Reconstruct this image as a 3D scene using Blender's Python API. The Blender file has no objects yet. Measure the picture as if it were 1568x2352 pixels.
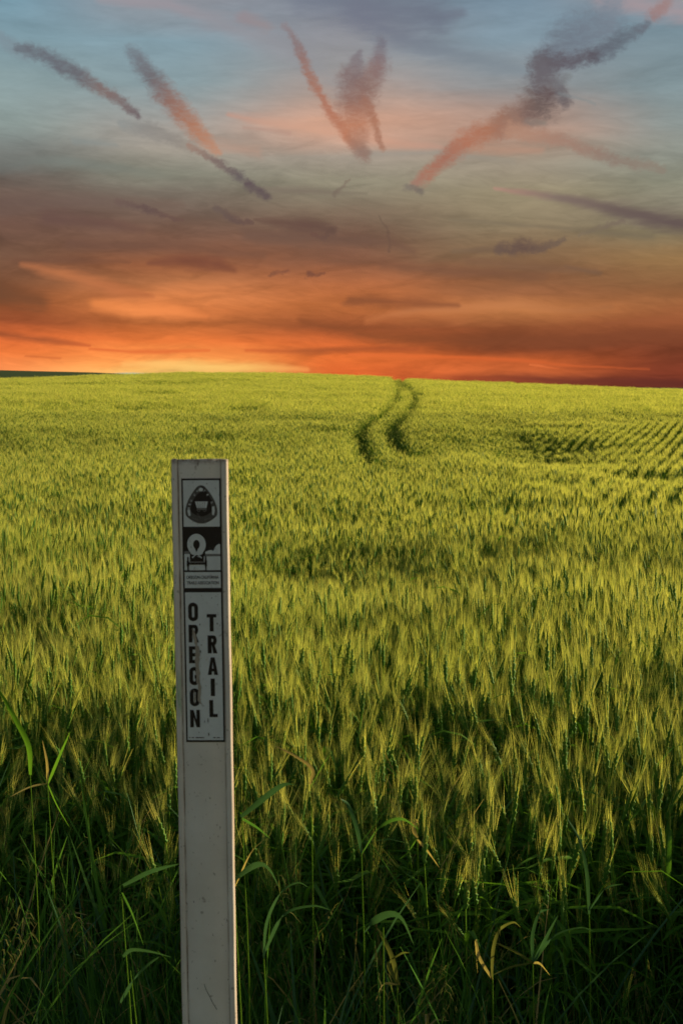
import bpy, math, random
import numpy as np
from mathutils import Vector, Matrix
R = math.radians
rng = np.random.default_rng(7)
random.seed(7)
scene = bpy.context.scene
root_col = scene.collection

# ------------------------------------------------------------------ camera
F = 3267.0            # focal length in units of a 1568 x 2352 picture
PITCH = R(4.0)
cam_d = bpy.data.cameras.new('camera')
cam = bpy.data.objects.new('camera', cam_d)
root_col.objects.link(cam)
cam.location = (0, 0, 0)
cam.rotation_euler = (R(90) - PITCH, 0, 0)
cam_d.sensor_fit = 'VERTICAL'
cam_d.sensor_height = 36.0
cam_d.lens = 36.0 * F / 2352
cam_d.clip_start = 0.05
cam_d.clip_end = 6000
cam_d.dof.use_dof = True
cam_d.dof.focus_distance = 5.0
cam_d.dof.aperture_fstop = 13.0
scene.camera = cam

def ray(px, py):
    """direction in the world through a pixel of the 1568 x 2352 picture"""
    x = (px - 784) / F
    u = (1176 - py) / F
    d = Vector((x, math.cos(PITCH) + u * math.sin(PITCH), -math.sin(PITCH) + u * math.cos(PITCH)))
    return d
def at(px, py, y):
    d = ray(px, py)
    return d * (y / d.y)
def angles(px, py):
    d = ray(px, py).normalized()
    return math.atan2(d.x, d.y), math.asin(d.z)

# ------------------------------------------------------------------ view, sun
scene.view_settings.view_transform = 'Standard'
scene.view_settings.look = 'None'
scene.view_settings.exposure = 0.62
scene.view_settings.gamma = 1.0
scene.view_settings.use_curve_mapping = False
scene.cycles.max_bounces = 6
scene.cycles.diffuse_bounces = 3
scene.cycles.transmission_bounces = 3
scene.cycles.transparent_max_bounces = 4
SUN_AZ, SUN_EL = R(68), R(10)
sd = bpy.data.lights.new('sun', 'SUN')
sd.energy = 5.0
sd.angle = R(0.5)
sd.color = (1.0, 0.80, 0.50)
sun = bpy.data.objects.new('sun', sd)
root_col.objects.link(sun)
to_sun = Vector((math.sin(SUN_AZ) * math.cos(SUN_EL), math.cos(SUN_AZ) * math.cos(SUN_EL), math.sin(SUN_EL)))
sun.rotation_euler = to_sun.to_track_quat('Z', 'Y').to_euler()

# ------------------------------------------------------------------ node helper
def lin(c):
    return tuple(((v / 255) / 12.92 if v / 255 <= 0.04045 else ((v / 255 + 0.055) / 1.055) ** 2.4) for v in c) + (1.0,)
class NT:
    def __init__(s, tree):
        s.t = tree; s.n = tree.nodes; s.l = tree.links
    def new(s, kind, **kw):
        n = s.n.new(kind)
        for k, v in kw.items(): setattr(n, k, v)
        return n
    def put(s, sock, v):
        if isinstance(v, bpy.types.NodeSocket): s.l.new(v, sock)
        else: sock.default_value = v
    def m(s, op, a, b=0.0, c=0.0, clamp=False):
        n = s.new('ShaderNodeMath', operation=op, use_clamp=clamp)
        s.put(n.inputs[0], a); s.put(n.inputs[1], b); s.put(n.inputs[2], c)
        return n.outputs[0]
    def v(s, op, a, b=None, scale=None):
        n = s.new('ShaderNodeVectorMath', operation=op)
        s.put(n.inputs[0], a)
        if b is not None: s.put(n.inputs[1], b)
        if scale is not None: s.put(n.inputs[3], scale)
        return n.outputs[1] if op in ('DOT_PRODUCT', 'LENGTH', 'DISTANCE') else n.outputs[0]
    def noise(s, vec, scale, detail=4, rough=0.55, dist=0.0, color=False):
        n = s.new('ShaderNodeTexNoise')
        s.put(n.inputs['Vector'], vec)
        n.inputs['Scale'].default_value = scale
        n.inputs['Detail'].default_value = detail
        n.inputs['Roughness'].default_value = rough
        n.inputs['Distortion'].default_value = dist
        return n.outputs['Color' if color else 'Fac']
    def rng(s, val, a, b, c=0.0, d=1.0, smooth=False):
        n = s.new('ShaderNodeMapRange', interpolation_type='SMOOTHSTEP' if smooth else 'LINEAR')
        n.clamp = not smooth
        s.put(n.inputs[0], val); s.put(n.inputs[1], a); s.put(n.inputs[2], b)
        s.put(n.inputs[3], c); s.put(n.inputs[4], d)
        return n.outputs[0]
    def mix(s, fac, a, b, mode='MIX'):
        n = s.new('ShaderNodeMix', data_type='RGBA', blend_type=mode)
        s.put(n.inputs[0], fac); s.put(n.inputs[6], a); s.put(n.inputs[7], b)
        return n.outputs[2]
    def xyz(s, x, y, z=0.0):
        n = s.new('ShaderNodeCombineXYZ')
        s.put(n.inputs[0], x); s.put(n.inputs[1], y); s.put(n.inputs[2], z)
        return n.outputs[0]
    def ramp(s, fac, stops):
        n = s.new('ShaderNodeValToRGB')
        e = n.color_ramp.elements
        stops = sorted(stops)
        while len(e) < len(stops): e.new(0.5)
        for i, (p, c) in enumerate(stops):
            e[i].position = p; e[i].color = c
        s.put(n.inputs[0], fac)
        return n.outputs[0]

# ------------------------------------------------------------------ sky (world)
world = bpy.data.worlds.new('World')
scene.world = world
world.use_nodes = True
T = NT(world.node_tree)
T.n.clear()
out = T.new('ShaderNodeOutputWorld')
sky = T.new('ShaderNodeTexSky', sky_type='NISHITA')
sky.sun_disc = False
sky.sun_elevation = SUN_EL
sky.sun_rotation = SUN_AZ
sky.air_density = 1.2
sky.dust_density = 2.0
nish = T.mix(1.0, sky.outputs[0], (0.085, 0.085, 0.085, 1), 'MULTIPLY')
tc = T.new('ShaderNodeTexCoord')
dirn = T.v('NORMALIZE', tc.outputs['Generated'])
sp = T.new('ShaderNodeSeparateXYZ'); T.l.new(dirn, sp.inputs[0])
az = T.m('ARCTAN2', sp.outputs[0], sp.outputs[1])
el = T.m('ARCSINE', sp.outputs[2])
base_uv = T.xyz(az, el)
# feathered, horizontally drawn-out cloud warps
st = T.xyz(T.m('MULTIPLY', az, 5.0), T.m('MULTIPLY', el, 26.0), 0.0)
n1 = T.noise(st, 1.0, 5, 0.55)
st2 = T.xyz(T.m('MULTIPLY', az, 22.0), T.m('MULTIPLY', el, 95.0), 3.1)
n2 = T.noise(st2, 1.0, 6, 0.6)
warp = T.m('ADD', T.m('MULTIPLY', T.m('SUBTRACT', n1, 0.5), 0.014), T.m('MULTIPLY', T.m('SUBTRACT', n2, 0.5), 0.006))
elw = T.m('ADD', el, warp)
EL0, EL1 = -0.02, 0.36
t_el = T.rng(elw, EL0, EL1)
COLS = {
 0: [(0,(118,153,170)),(100,(128,156,167)),(200,(140,160,162)),(300,(142,156,152)),(350,(126,132,128)),(400,(108,105,99)),(450,(110,92,82)),(520,(112,84,72)),(590,(116,84,66)),(650,(122,80,56)),(700,(132,76,46)),(750,(158,82,48)),(785,(222,110,56)),(815,(236,122,60)),(845,(252,146,82)),(880,(252,160,90))],
 392:[(0,(146,150,158)),(100,(132,157,168)),(200,(140,159,164)),(300,(162,156,148)),(350,(160,152,140)),(400,(142,141,126)),(440,(122,112,100)),(490,(116,96,84)),(560,(124,88,70)),(610,(152,94,63)),(650,(182,114,72)),(690,(222,132,76)),(715,(225,130,72)),(745,(184,104,56)),(785,(240,126,62)),(815,(252,150,76)),(838,(254,176,92)),(850,(254,196,108)),(880,(254,196,108))],
 784:[(0,(124,132,144)),(60,(140,142,150)),(150,(152,150,150)),(230,(180,155,142)),(280,(206,160,136)),(320,(196,160,140)),(360,(164,152,138)),(420,(145,138,118)),(480,(128,110,92)),(540,(118,88,72)),(600,(134,90,68)),(650,(178,106,66)),(700,(188,108,60)),(750,(152,82,48)),(790,(226,112,56)),(820,(238,118,56)),(860,(224,104,50)),(890,(205,90,44))],
 1176:[(0,(122,144,160)),(100,(130,150,162)),(200,(150,151,152)),(260,(180,152,138)),(310,(184,150,132)),(380,(160,148,130)),(450,(150,138,112)),(520,(140,124,98)),(580,(134,106,78)),(640,(135,92,64)),(680,(160,102,66)),(715,(190,120,70)),(755,(142,80,48)),(800,(128,68,42)),(828,(192,94,48)),(850,(205,102,54)),(868,(150,74,46)),(900,(120,56,40))],
 1568:[(0,(160,150,152)),(50,(122,145,158)),(200,(130,148,153)),(330,(140,146,140)),(430,(145,144,125)),(490,(136,128,110)),(540,(130,118,92)),(600,(150,116,76)),(660,(140,96,62)),(700,(155,98,60)),(745,(150,86,52)),(800,(124,65,42)),(850,(130,60,40)),(880,(108,50,38)),(900,(100,48,38))],
}
keys = sorted(COLS)
ramps = []
for k in keys:
    stops = []
    for py, c in COLS[k]:
        e_ = angles(784, py)[1]
        stops.append(((e_ - EL0) / (EL1 - EL0), lin(c)))
    ramps.append(T.ramp(t_el, stops))
azw = T.m('ADD', az, T.m('MULTIPLY', T.m('SUBTRACT', n1, 0.5), 0.05))
cur = ramps[0]
for i in range(1, len(keys)):
    a0 = math.atan((keys[i - 1] - 784) / F); a1 = math.atan((keys[i] - 784) / F)
    cur = T.mix(T.rng(azw, a0, a1, smooth=True), cur, ramps[i])
# broad mottling of the cloud deck
st3 = T.xyz(T.m('MULTIPLY', az, 11.0), T.m('MULTIPLY', el, 60.0), 7.7)
n3 = T.noise(st3, 1.0, 6, 0.62, 0.6)
n4 = T.noise(T.xyz(T.m('MULTIPLY', az, 34.0), T.m('MULTIPLY', T.m('ADD', el, T.m('MULTIPLY', az, 0.10)), 170.0), 1.7), 1.0, 8, 0.62, 1.2)
n5 = T.noise(T.xyz(T.m('MULTIPLY', az, 9.0), T.m('MULTIPLY', T.m('ADD', el, T.m('MULTIPLY', az, -0.12)), 40.0), 5.2), 1.0, 8, 0.6, 0.8)
mott = T.m('MULTIPLY', T.m('MULTIPLY', T.rng(n3, 0.25, 0.75, 0.86, 1.13), T.m('ADD', 1.0, T.m('MULTIPLY', T.rng(n4, 0.3, 0.7, -0.10, 0.08), T.rng(el, 0.24, 0.15, 0.35, 1.0, smooth=True)))), T.m('ADD', 1.0, T.m('MULTIPLY', T.rng(n5, 0.48, 0.64, 0.03, -0.13, smooth=True), T.rng(el, 0.235, 0.155, 0.25, 1.0, smooth=True))))
mm = T.xyz(mott, mott, mott)
cur = T.mix(1.0, cur, mm, 'MULTIPLY')
# wispy edge warp for the streaks (smaller, isotropic) in picture-like angle units
wv = T.v('SCALE', base_uv, scale=75.0)
wn = T.noise(wv, 1.0, 5, 0.62, color=True)
wofs = T.v('SCALE', T.v('SUBTRACT', wn, (0.5, 0.5, 0.5)), scale=0.0085)
wnb = T.noise(T.v('SCALE', base_uv, scale=210.0), 1.0, 5, 0.62, 0.8, color=True)
wofs = T.v('ADD', wofs, T.v('SCALE', T.v('SUBTRACT', wnb, (0.5, 0.5, 0.5)), scale=0.0040))
wn2 = T.noise(T.v('MULTIPLY', base_uv, (170.0, 300.0, 0.0)), 1.0, 6, 0.6, 0.8)
soft_uv = T.v('MULTIPLY', T.v('ADD', base_uv, wofs), (1, 1, 0))
ragged = T.m('MULTIPLY', T.m('SUBTRACT', wn2, 0.5), 1.3)
fl = T.noise(T.xyz(T.m('MULTIPLY', az, 40.0), T.m('MULTIPLY', el, 190.0), 9.0), 1.0, 5, 0.6)
flat_uv = T.xyz(T.m('ADD', az, T.m('MULTIPLY', T.m('SUBTRACT', n1, 0.5), 0.03)), T.m('ADD', el, T.m('MULTIPLY', T.m('SUBTRACT', n2, 0.5), 0.0045)))
ragged_flat = T.m('MULTIPLY', T.m('SUBTRACT', fl, 0.5), 1.5)
thick = T.rng(T.noise(T.v('MULTIPLY', base_uv, (90.0, 230.0, 0.0)), 1.0, 6, 0.66, 1.4), 0.3, 0.58, 0.66, 1.0)
STREAKS = []
def streak(_, pts, a=1.0, hard=0.25):
    """pts: (px, py, halfwidth px, (r,g,b)) along the streak; clouds and trails in the sky"""
    STREAKS.append((pts, a, hard))
def group(name, ins, outs):
    g = bpy.data.node_groups.new(name, 'ShaderNodeTree')
    for n_, t_ in ins: g.interface.new_socket(n_, in_out='INPUT', socket_type=t_)
    for n_, t_ in outs: g.interface.new_socket(n_, in_out='OUTPUT', socket_type=t_)
    N_ = NT(g); gi = N_.new('NodeGroupInput'); go = N_.new('NodeGroupOutput')
    return g, N_, gi.outputs, go.inputs
FL, VE, CO = 'NodeSocketFloat', 'NodeSocketVector', 'NodeSocketColor'
# one segment: keeps the nearest distance (in half widths) and its colour
SEG, N_, I_, O_ = group('cloud_segment', [('uv', VE), ('q', FL), ('colour', CO), ('start', VE), ('axis', VE), ('minus_span', VE), ('w0', FL), ('dw', FL), ('c0', CO), ('c1', CO)], [('q', FL), ('colour', CO)])
pa = N_.v('SUBTRACT', I_['uv'], I_['start'])
h = N_.m('MINIMUM', N_.m('MAXIMUM', N_.v('DOT_PRODUCT', pa, I_['axis']), 0.0), 1.0)
pr = N_.new('ShaderNodeVectorMath', operation='MULTIPLY_ADD')
N_.l.new(N_.xyz(h, h, 0), pr.inputs[0]); N_.l.new(I_['minus_span'], pr.inputs[1]); N_.l.new(pa, pr.inputs[2])
q_ = N_.m('DIVIDE', N_.v('LENGTH', pr.outputs[0]), N_.m('MULTIPLY_ADD', h, I_['dw'], I_['w0']))
cc = N_.mix(h, I_['c0'], I_['c1'])
N_.l.new(N_.mix(N_.m('LESS_THAN', q_, I_['q']), I_['colour'], cc), O_['colour'])
N_.l.new(N_.m('MINIMUM', q_, I_['q']), O_['q'])
# starting point of a streak, tied to the colour so far so that the chain is worked out in sequence
BEG, N_, I_, O_ = group('cloud_start', [('colour', CO), ('uv', VE)], [('uv', VE)])
su = N_.new('ShaderNodeVectorMath', operation='MULTIPLY_ADD')
N_.l.new(I_['colour'], su.inputs[0]); su.inputs[1].default_value = (1e-7, 1e-7, 0); N_.l.new(I_['uv'], su.inputs[2]); N_.l.new(su.outputs[0], O_['uv'])
LAY, N_, I_, O_ = group('cloud_lay', [('below', CO), ('q', FL), ('colour', CO), ('ragged', FL), ('thick', FL), ('inner', FL), ('amount', FL)], [('colour', CO)])
f_ = N_.rng(N_.m('ADD', I_['q'], I_['ragged']), 1.5, I_['inner'], 0, I_['amount'], smooth=True)
N_.l.new(N_.mix(N_.m('MULTIPLY', f_, I_['thick']), I_['below'], I_['colour']), O_['colour'])
def gnode(g, **kw):
    n = T.new('ShaderNodeGroup'); n.node_tree = g
    for k_, v_ in kw.items(): T.put(n.inputs[k_], v_)
    return n
def lay_streak(cur, sg):
    pts, a, hard = sg
    flat = hard == 0
    uv = gnode(BEG, colour=cur, uv=flat_uv if flat else soft_uv).outputs[0]
    q, c = 99.0, (0, 0, 0, 1)
    for (x0, y0, w0, c0), (x1, y1, w1, c1) in zip(pts[:-1], pts[1:]):
        A = angles(x0, y0); B = angles(x1, y1)
        BA = (B[0] - A[0], B[1] - A[1]); L2 = BA[0] ** 2 + BA[1] ** 2
        n = gnode(SEG, uv=uv, q=q, colour=c, start=(A[0], A[1], 0), axis=(BA[0] / L2, BA[1] / L2, 0), minus_span=(-BA[0], -BA[1], 0),
                  w0=w0 / F, dw=(w1 - w0) / F, c0=lin(c0), c1=lin(c1))
        q, c = n.outputs['q'], n.outputs['colour']
    return gnode(LAY, below=cur, q=q, colour=c, ragged=ragged_flat if flat else ragged, thick=1.0 if flat else thick, inner=-0.15 if flat else 0.2, amount=a).outputs[0]
G1 = (112,112,122); BR = (150,112,100); OR = (188,128,100); OR2 = (196,122,88); DK = (100,90,98); GD = (92,80,84)
# soft colour bodies first
streak(0, [(-30,380,22,(112,116,112)),(150,372,16,(120,128,122)),(420,405,10,(126,124,110))], 0.6, 0.0)
streak(0, [(170,322,12,(134,142,140)),(260,330,8,(138,142,138))], 0.6, 0.0)
streak(0, [(700,-10,40,(116,122,138)),(880,20,56,(108,114,130)),(1010,40,34,(104,108,124)),(1060,30,16,(110,116,130))], 0.7, 0.0)
streak(0, [(820,30,36,(114,118,134)),(930,90,34,(114,120,134)),(1080,130,30,(120,130,140)),(1220,165,16,(128,140,148))], 0.7, 0.0)
streak(0, [(240,-5,14,(160,150,156)),(400,10,16,(158,146,152)),(520,50,22,(150,146,152)),(700,120,45,(146,146,152)),(780,200,40,(150,150,150))], 0.6, 0.0)
streak(0, [(570,40,16,(150,136,140)),(620,60,14,(150,138,140))], 0.7, 0.0)
streak(0, [(1380,-5,26,(168,150,154)),(1570,30,26,(172,150,152))], 0.7, 0.0)
streak(0, [(520,262,6,(196,150,132)),(600,280,14,(204,158,136)),(720,295,18,(214,164,138)),(900,328,20,(206,156,132)),(1010,338,8,(190,150,132))], 0.7, 0.0)
streak(0, [(560,292,6,(176,142,128)),(660,306,5,(184,146,130))], 0.6, 0.0)
streak(0, [(840,352,10,(150,146,136)),(1000,352,10,(152,146,136)),(1180,372,8,(156,146,130))], 0.6, 0.0)
streak(0, [(1080,340,14,(192,146,122)),(1240,345,12,(186,142,120))], 0.5, 0.0)
streak(0, [(480,330,18,(184,148,130)),(600,350,14,(186,146,126))], 0.5, 0.0)
streak(0, [(60,608,8,(176,110,74)),(150,628,18,(196,120,76)),(260,665,20,(196,116,72)),(340,680,8,(190,110,66))], 0.75, 0.0)
streak(0, [(220,700,16,(232,136,74)),(300,712,24,(250,148,82)),(400,716,20,(246,144,80)),(470,726,8,(226,128,70))], 0.8, 0.0)
streak(0, [(210,680,7,(168,98,60)),(330,678,7,(180,104,62))], 0.5, 0.0)
streak(0, [(-20,665,34,(112,74,52)),(90,690,24,(122,76,50))], 0.85, 0.0)
streak(0, [(-20,765,10,(150,78,46)),(90,782,10,(150,80,48)),(200,795,4,(205,100,54))], 0.8, 0.0)
streak(0, [(60,818,3,(190,96,50)),(140,822,4,(206,104,54))], 0.6, 0.0)
streak(0, [(200,803,3,(224,108,56)),(360,808,6,(222,106,54)),(480,806,3,(232,116,58))], 0.8, 0.0)
streak(0, [(290,836,8,(255,184,102)),(430,840,13,(255,204,116)),(560,845,13,(255,196,108)),(700,848,8,(246,150,80))], 0.85, 0.0)
streak(0, [(560,806,5,(215,105,54)),(700,806,11,(164,86,48)),(800,802,10,(166,84,46)),(960,800,6,(176,86,48))], 0.8, 0.0)
streak(0, [(850,735,10,(188,110,64)),(950,712,11,(196,122,76)),(1180,700,16,(196,126,78)),(1300,712,8,(180,114,70)),(1400,705,6,(166,106,66))], 0.8, 0.0)
streak(0, [(800,690,14,(130,78,52)),(930,695,18,(130,76,52)),(1040,700,8,(140,84,56))], 0.7, 0.0)
streak(0, [(700,740,14,(140,78,46)),(880,775,20,(130,74,44)),(1100,782,20,(126,70,44)),(1560,770,16,(128,70,46))], 0.7, 0.0)
streak(0, [(1380,745,6,(150,86,54)),(1568,725,8,(160,94,58))], 0.6, 0.0)
streak(0, [(800,815,5,(230,112,56)),(980,820,7,(226,108,52)),(1150,826,6,(214,100,50)),(1300,838,4,(206,98,50)),(1500,850,3,(170,80,46))], 0.8, 0.0)
streak(0, [(1215,839,2.0,(232,120,66)),(1250,842,3.0,(226,114,62)),(1285,846,1.5,(206,98,52))], 0.7, 0.0)
streak(0, [(1040,866,4,(170,78,44)),(1250,872,8,(118,56,42)),(1568,880,10,(98,46,38))], 0.8, 0.0)
streak(0, [(100,861,1.5,(150,178,160)),(300,861,4.5,(150,184,166)),(420,862,2.5,(170,184,150))], 1.0, 0.0)
# brown cloud scraps
streak(0, [(-20,470,26,(108,88,80)),(200,462,22,(110,90,82)),(420,470,12,(118,98,86))], 0.6, 0.0)
streak(0, [(560,540,16,(112,86,74)),(760,548,20,(108,82,70)),(900,556,14,(112,84,70)),(960,580,10,(120,88,70))], 0.65, 0.0)
streak(0, [(160,560,14,(108,78,66)),(400,566,16,(112,80,66)),(600,586,10,(122,84,66))], 0.55, 0.0)
streak(0, [(880,610,14,(124,84,64)),(1040,624,16,(124,84,64)),(1240,636,12,(130,90,66))], 0.6, 0.0)
streak(0, [(40,600,8,(112,76,60)),(180,596,10,(112,76,60)),(300,604,6,(122,80,60))], 0.5, 0.0)
streak(0, [(110,500,22,(104,78,72)),(250,512,16,(106,78,70)),(320,530,10,(112,82,70))], 0.7, 0.0)
streak(0, [(270,462,7,(112,92,84)),(340,482,8,(100,80,76)),(420,506,4,(110,84,74))], 0.9)
streak(0, [(495,478,8,(108,92,84)),(530,498,10,(102,82,76)),(576,515,4,(106,82,74))], 0.9)
streak(0, [(590,506,4,(110,86,74)),(640,512,14,(104,78,68)),(700,516,22,(102,76,68)),(765,528,12,(102,78,68))], 0.85, 0.0)
streak(0, [(765,530,9,(102,78,68)),(745,548,7,(106,80,70)),(715,540,5,(110,80,70))], 0.85)
streak(0, [(350,604,8,(130,80,60)),(430,600,18,(122,74,58)),(500,606,18,(122,74,58)),(540,620,9,(132,80,58))], 0.85, 0.0)
streak(0, [(620,634,4,(132,84,62)),(662,622,6,(128,80,62))], 0.8)
streak(0, [(706,634,7,(120,76,60)),(742,627,5,(128,80,60))], 0.85)
streak(0, [(590,436,8,(130,118,104)),(700,436,9,(124,110,98)),(850,446,5,(130,120,102))], 0.7, 0.0)
streak(0, [(768,447,7,(118,104,92)),(800,412,4,(130,114,100))], 0.75)
streak(0, [(870,498,3,(116,98,82)),(893,535,4.5,(108,84,70)),(893,578,3,(116,86,70))], 0.85)
streak(0, [(1050,575,7,(120,98,78)),(1140,572,10,(114,92,76))], 0.6, 0.0)
streak(0, [(1145,572,12,(106,86,76)),(1200,566,17,(98,78,72)),(1240,568,12,(106,86,76)),(1295,548,6,(114,96,82))], 0.9)
streak(0, [(1290,612,4,(122,92,70)),(1370,628,7,(116,88,68))], 0.6, 0.0)
streak(0, [(1080,598,16,(126,92,70)),(1200,612,14,(126,92,70)),(1360,622,8,(124,92,70))], 0.55, 0.0)
streak(0, [(1130,434,5,(176,138,122)),(1260,452,12,(128,110,102)),(1400,480,19,(106,90,86)),(1580,518,26,(96,80,80))], 0.9, 0.0)
streak(0, [(1330,538,4,(125,110,92)),(1430,508,6,(116,100,90))], 0.7)
streak(0, [(1030,503,4,(132,118,96)),(1180,515,6,(124,110,90)),(1500,542,9,(118,106,86))], 0.6, 0.0)
# contrails, worn by the wind
streak(0, [(-20,85,16,(128,144,154)),(60,118,18,(120,128,136))], 0.6)
streak(0, [(45,108,10,(106,112,120)),(120,135,18,(104,106,114)),(180,170,19,(104,102,108)),(240,208,14,(128,106,102)),(318,262,9,(112,100,102))], 0.95)
streak(0, [(280,285,12,(140,144,142)),(330,295,20,(134,132,128)),(390,318,14,(138,132,126)),(440,340,9,(150,138,126))], 0.7)
streak(0, [(435,335,7,(156,128,114)),(495,370,8,(126,108,102)),(550,408,12,(102,92,92))], 0.95)
streak(0, [(570,424,11,(98,84,86)),(614,452,12,(94,80,82))], 0.95)
streak(0, [(305,122,17,(116,124,132)),(350,180,25,(112,108,112)),(390,228,26,(142,108,98)),(450,298,22,(176,122,96)),(500,350,10,(186,142,118))], 0.98)
streak(0, [(652,60,8,(140,130,134)),(680,100,10,(136,116,116)),(715,180,12,(160,114,98)),(760,260,12,(178,116,92)),(800,315,13,(184,120,92)),(842,358,12,(146,120,108))], 0.95)
streak(0, [(876,98,13,(118,116,126)),(866,150,26,(136,110,108)),(840,190,34,(138,108,100))], 0.9)
streak(0, [(826,118,8,(128,122,128)),(806,185,32,(130,108,106)),(815,235,42,(146,108,96)),(818,290,34,(186,124,96)),(828,350,16,(146,120,108))], 0.92)
streak(0, [(840,235,13,(156,112,96)),(858,280,12,(172,118,94)),(877,340,8,(166,122,102))], 0.92)
streak(0, [(1532,8,13,(158,124,120)),(1500,32,16,(154,120,116))], 0.75)
streak(0, [(1410,5,26,(128,138,150)),(1385,55,48,(116,125,137)),(1315,92,50,(110,118,130)),(1245,135,26,(104,108,118))], 0.85)
streak(0, [(1485,55,9,(108,114,124)),(1430,88,19,(98,106,116)),(1370,125,20,(100,104,114))], 0.95)
streak(0, [(1360,132,17,(92,88,96)),(1300,142,18,(98,92,100)),(1258,145,28,(88,76,82)),(1240,155,26,(96,86,90))], 0.95)
streak(0, [(1250,160,32,(106,102,108)),(1248,190,38,(108,102,106)),(1250,214,44,(102,86,86)),(1240,240,40,(110,94,90)),(1200,262,34,(128,102,94)),(1150,285,26,(150,114,98))], 1.0)
streak(0, [(1305,176,10,(124,128,130)),(1280,195,14,(112,110,114)),(1300,234,14,(100,90,92))], 0.8)
streak(0, [(1210,280,10,(134,118,110)),(1250,284,8,(140,128,118))], 0.7)
streak(0, [(1300,215,5,(130,136,138)),(1370,238,4,(130,138,138))], 0.5, 0.0)
streak(0, [(1180,278,22,(148,116,102)),(1120,300,25,(170,116,92)),(1070,325,24,(176,116,92)),(1020,365,18,(164,112,94)),(985,398,15,(168,116,96)),(952,425,13,(160,122,106))], 1.0)
streak(0, [(930,432,7,(126,116,106)),(966,441,7,(114,104,96))], 0.85)
streak(0, [(1170,298,18,(180,138,116)),(1300,326,14,(162,126,110)),(1400,366,15,(140,120,108)),(1520,388,9,(140,128,114))], 0.85)
upper = T.rng(el, 0.34, 0.75, smooth=True)
front = T.rng(T.m('ABSOLUTE', az), 0.45, 1.5, smooth=True)
fac = T.m('SUBTRACT', 1.0, T.m('MAXIMUM', upper, T.m('MULTIPLY', front, 0.55)), clamp=True)
def backdrop(col):
    n = T.new('ShaderNodeBackground'); T.put(n.inputs[0], col); n.inputs[1].default_value = 0.65   # 2 ** -exposure
    return n.outputs[0]
def either(f, a, b):
    n = T.new('ShaderNodeMixShader'); T.put(n.inputs[0], f); T.l.new(a, n.inputs[1]); T.l.new(b, n.inputs[2])
    return n.outputs[0]
# the cloud deck is laid in elevation bands, so that each direction only works out the clouds near it
plain = T.mix(fac, nish, cur)
sh = None
BANDS = [(-2000, 150), (150, 290), (290, 420), (420, 560), (560, 740), (740, 3000)]
for y0, y1 in BANDS:
    c = cur
    for sg in STREAKS:
        if min(p[1] - p[2] * 1.9 for p in sg[0]) - 26 < y1 and max(p[1] + p[2] * 1.9 for p in sg[0]) + 26 > y0: c = lay_streak(c, sg)
    col_ = backdrop(T.mix(fac, nish, c))
    if sh is None: sh = col_
    else: sh = either(T.m('LESS_THAN', el, angles(784, y0)[1]), sh, col_)
away = T.m('GREATER_THAN', T.m('MAXIMUM', T.m('ABSOLUTE', az), T.m('ABSOLUTE', T.m('SUBTRACT', el, 0.18))), 0.36)
T.l.new(either(away, sh, backdrop(plain)), out.inputs[0])
world.cycles.sampling_method = 'MANUAL'
world.cycles.sample_map_resolution = 512

# ------------------------------------------------------------------ terrain shape
H_WHEAT = 0.80
S_ = 0.72
_ty = np.array([0, 3.0, 5.0, 30, 40, 50, 62, 75, 100, 130, 150, 200, 235, 262, 300, 420, 900.])
_tz = np.array([-1.32,-1.32,-1.32,-1.32,-1.22,-0.93,-0.42, 0.12, 1.18, 2.35, 3.15, 5.0, 6.15, 6.2, 3.5, -6., -30.])
_cx = np.array([0, 280, 450, 620, 800, 1000, 1300, 1568.])
_ce = np.array([873, 863, 857, 857, 864, 875, 888, 898.])
HOR = 1176 - math.tan(PITCH) * F
_cxw = (_cx - 784) / F * 235
_ctop = (HOR - _ce) / F * 235
_cf = (_ctop + 1.32) / (6.15 + 1.32)
def smooth_table(x, xs, ys):
    i = np.clip(np.searchsorted(xs, x) - 1, 0, len(xs) - 2)
    m = np.gradient(ys, xs)
    h = xs[i + 1] - xs[i]
    t = np.clip((x - xs[i]) / h, 0, 1)
    return ((2*t**3-3*t**2+1)*ys[i] + (t**3-2*t**2+t)*h*m[i] + (-2*t**3+3*t**2)*ys[i+1] + (t**3-t**2)*h*m[i+1])
def vnoise(x, y, seed=0):
    xi = np.floor(x).astype(np.int64); yi = np.floor(y).astype(np.int64)
    fx = x - xi; fy = y - yi
    fx = fx * fx * (3 - 2 * fx); fy = fy * fy * (3 - 2 * fy)
    def h(a, b):
        n = (a * 374761393 + b * 668265263 + seed * 144665) & 0x7fffffff
        n = ((n ^ (n >> 13)) * 1274126177) & 0x7fffffff
        return ((n ^ (n >> 16)) & 0xffff) / 65535.0
    return (h(xi, yi) * (1-fx) * (1-fy) + h(xi+1, yi) * fx * (1-fy) + h(xi, yi+1) * (1-fx) * fy + h(xi+1, yi+1) * fx * fy)
def ground(x, y):
    x = np.asarray(x, float); y = np.asarray(y, float)
    X = x / S_; Y = y / S_
    top = smooth_table(np.clip(Y, 0, 899), _ty, _tz)
    far = np.clip((Y - 30) / 120, 0, 1); far = far * far * (3 - 2 * far)
    f = 1 + (np.interp(X, _cxw, _cf) - 1) * far
    z = S_ * (-1.32 + (top + 1.32) * np.where(top > -1.32, f, 1.0)) - H_WHEAT
    z = z + (vnoise(X / 9, Y / 14, 3) - .5) * 0.12 * np.clip((Y - 12) / 20, 0, 1)
    z = z + (vnoise(x / .9, y / .9, 9) - .5) * 0.04
    z = z + 0.03 * np.exp(-((Y - 31) / 7) ** 2) * np.clip((Y - 15) / 8, 0, 1) - 0.07 * np.exp(-((Y - 42) / 7) ** 2)
    # the verge falls away a little towards the camera
    z = z - 0.10 * np.clip((1.6 - y) / 3, 0, 1)
    return z
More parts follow.
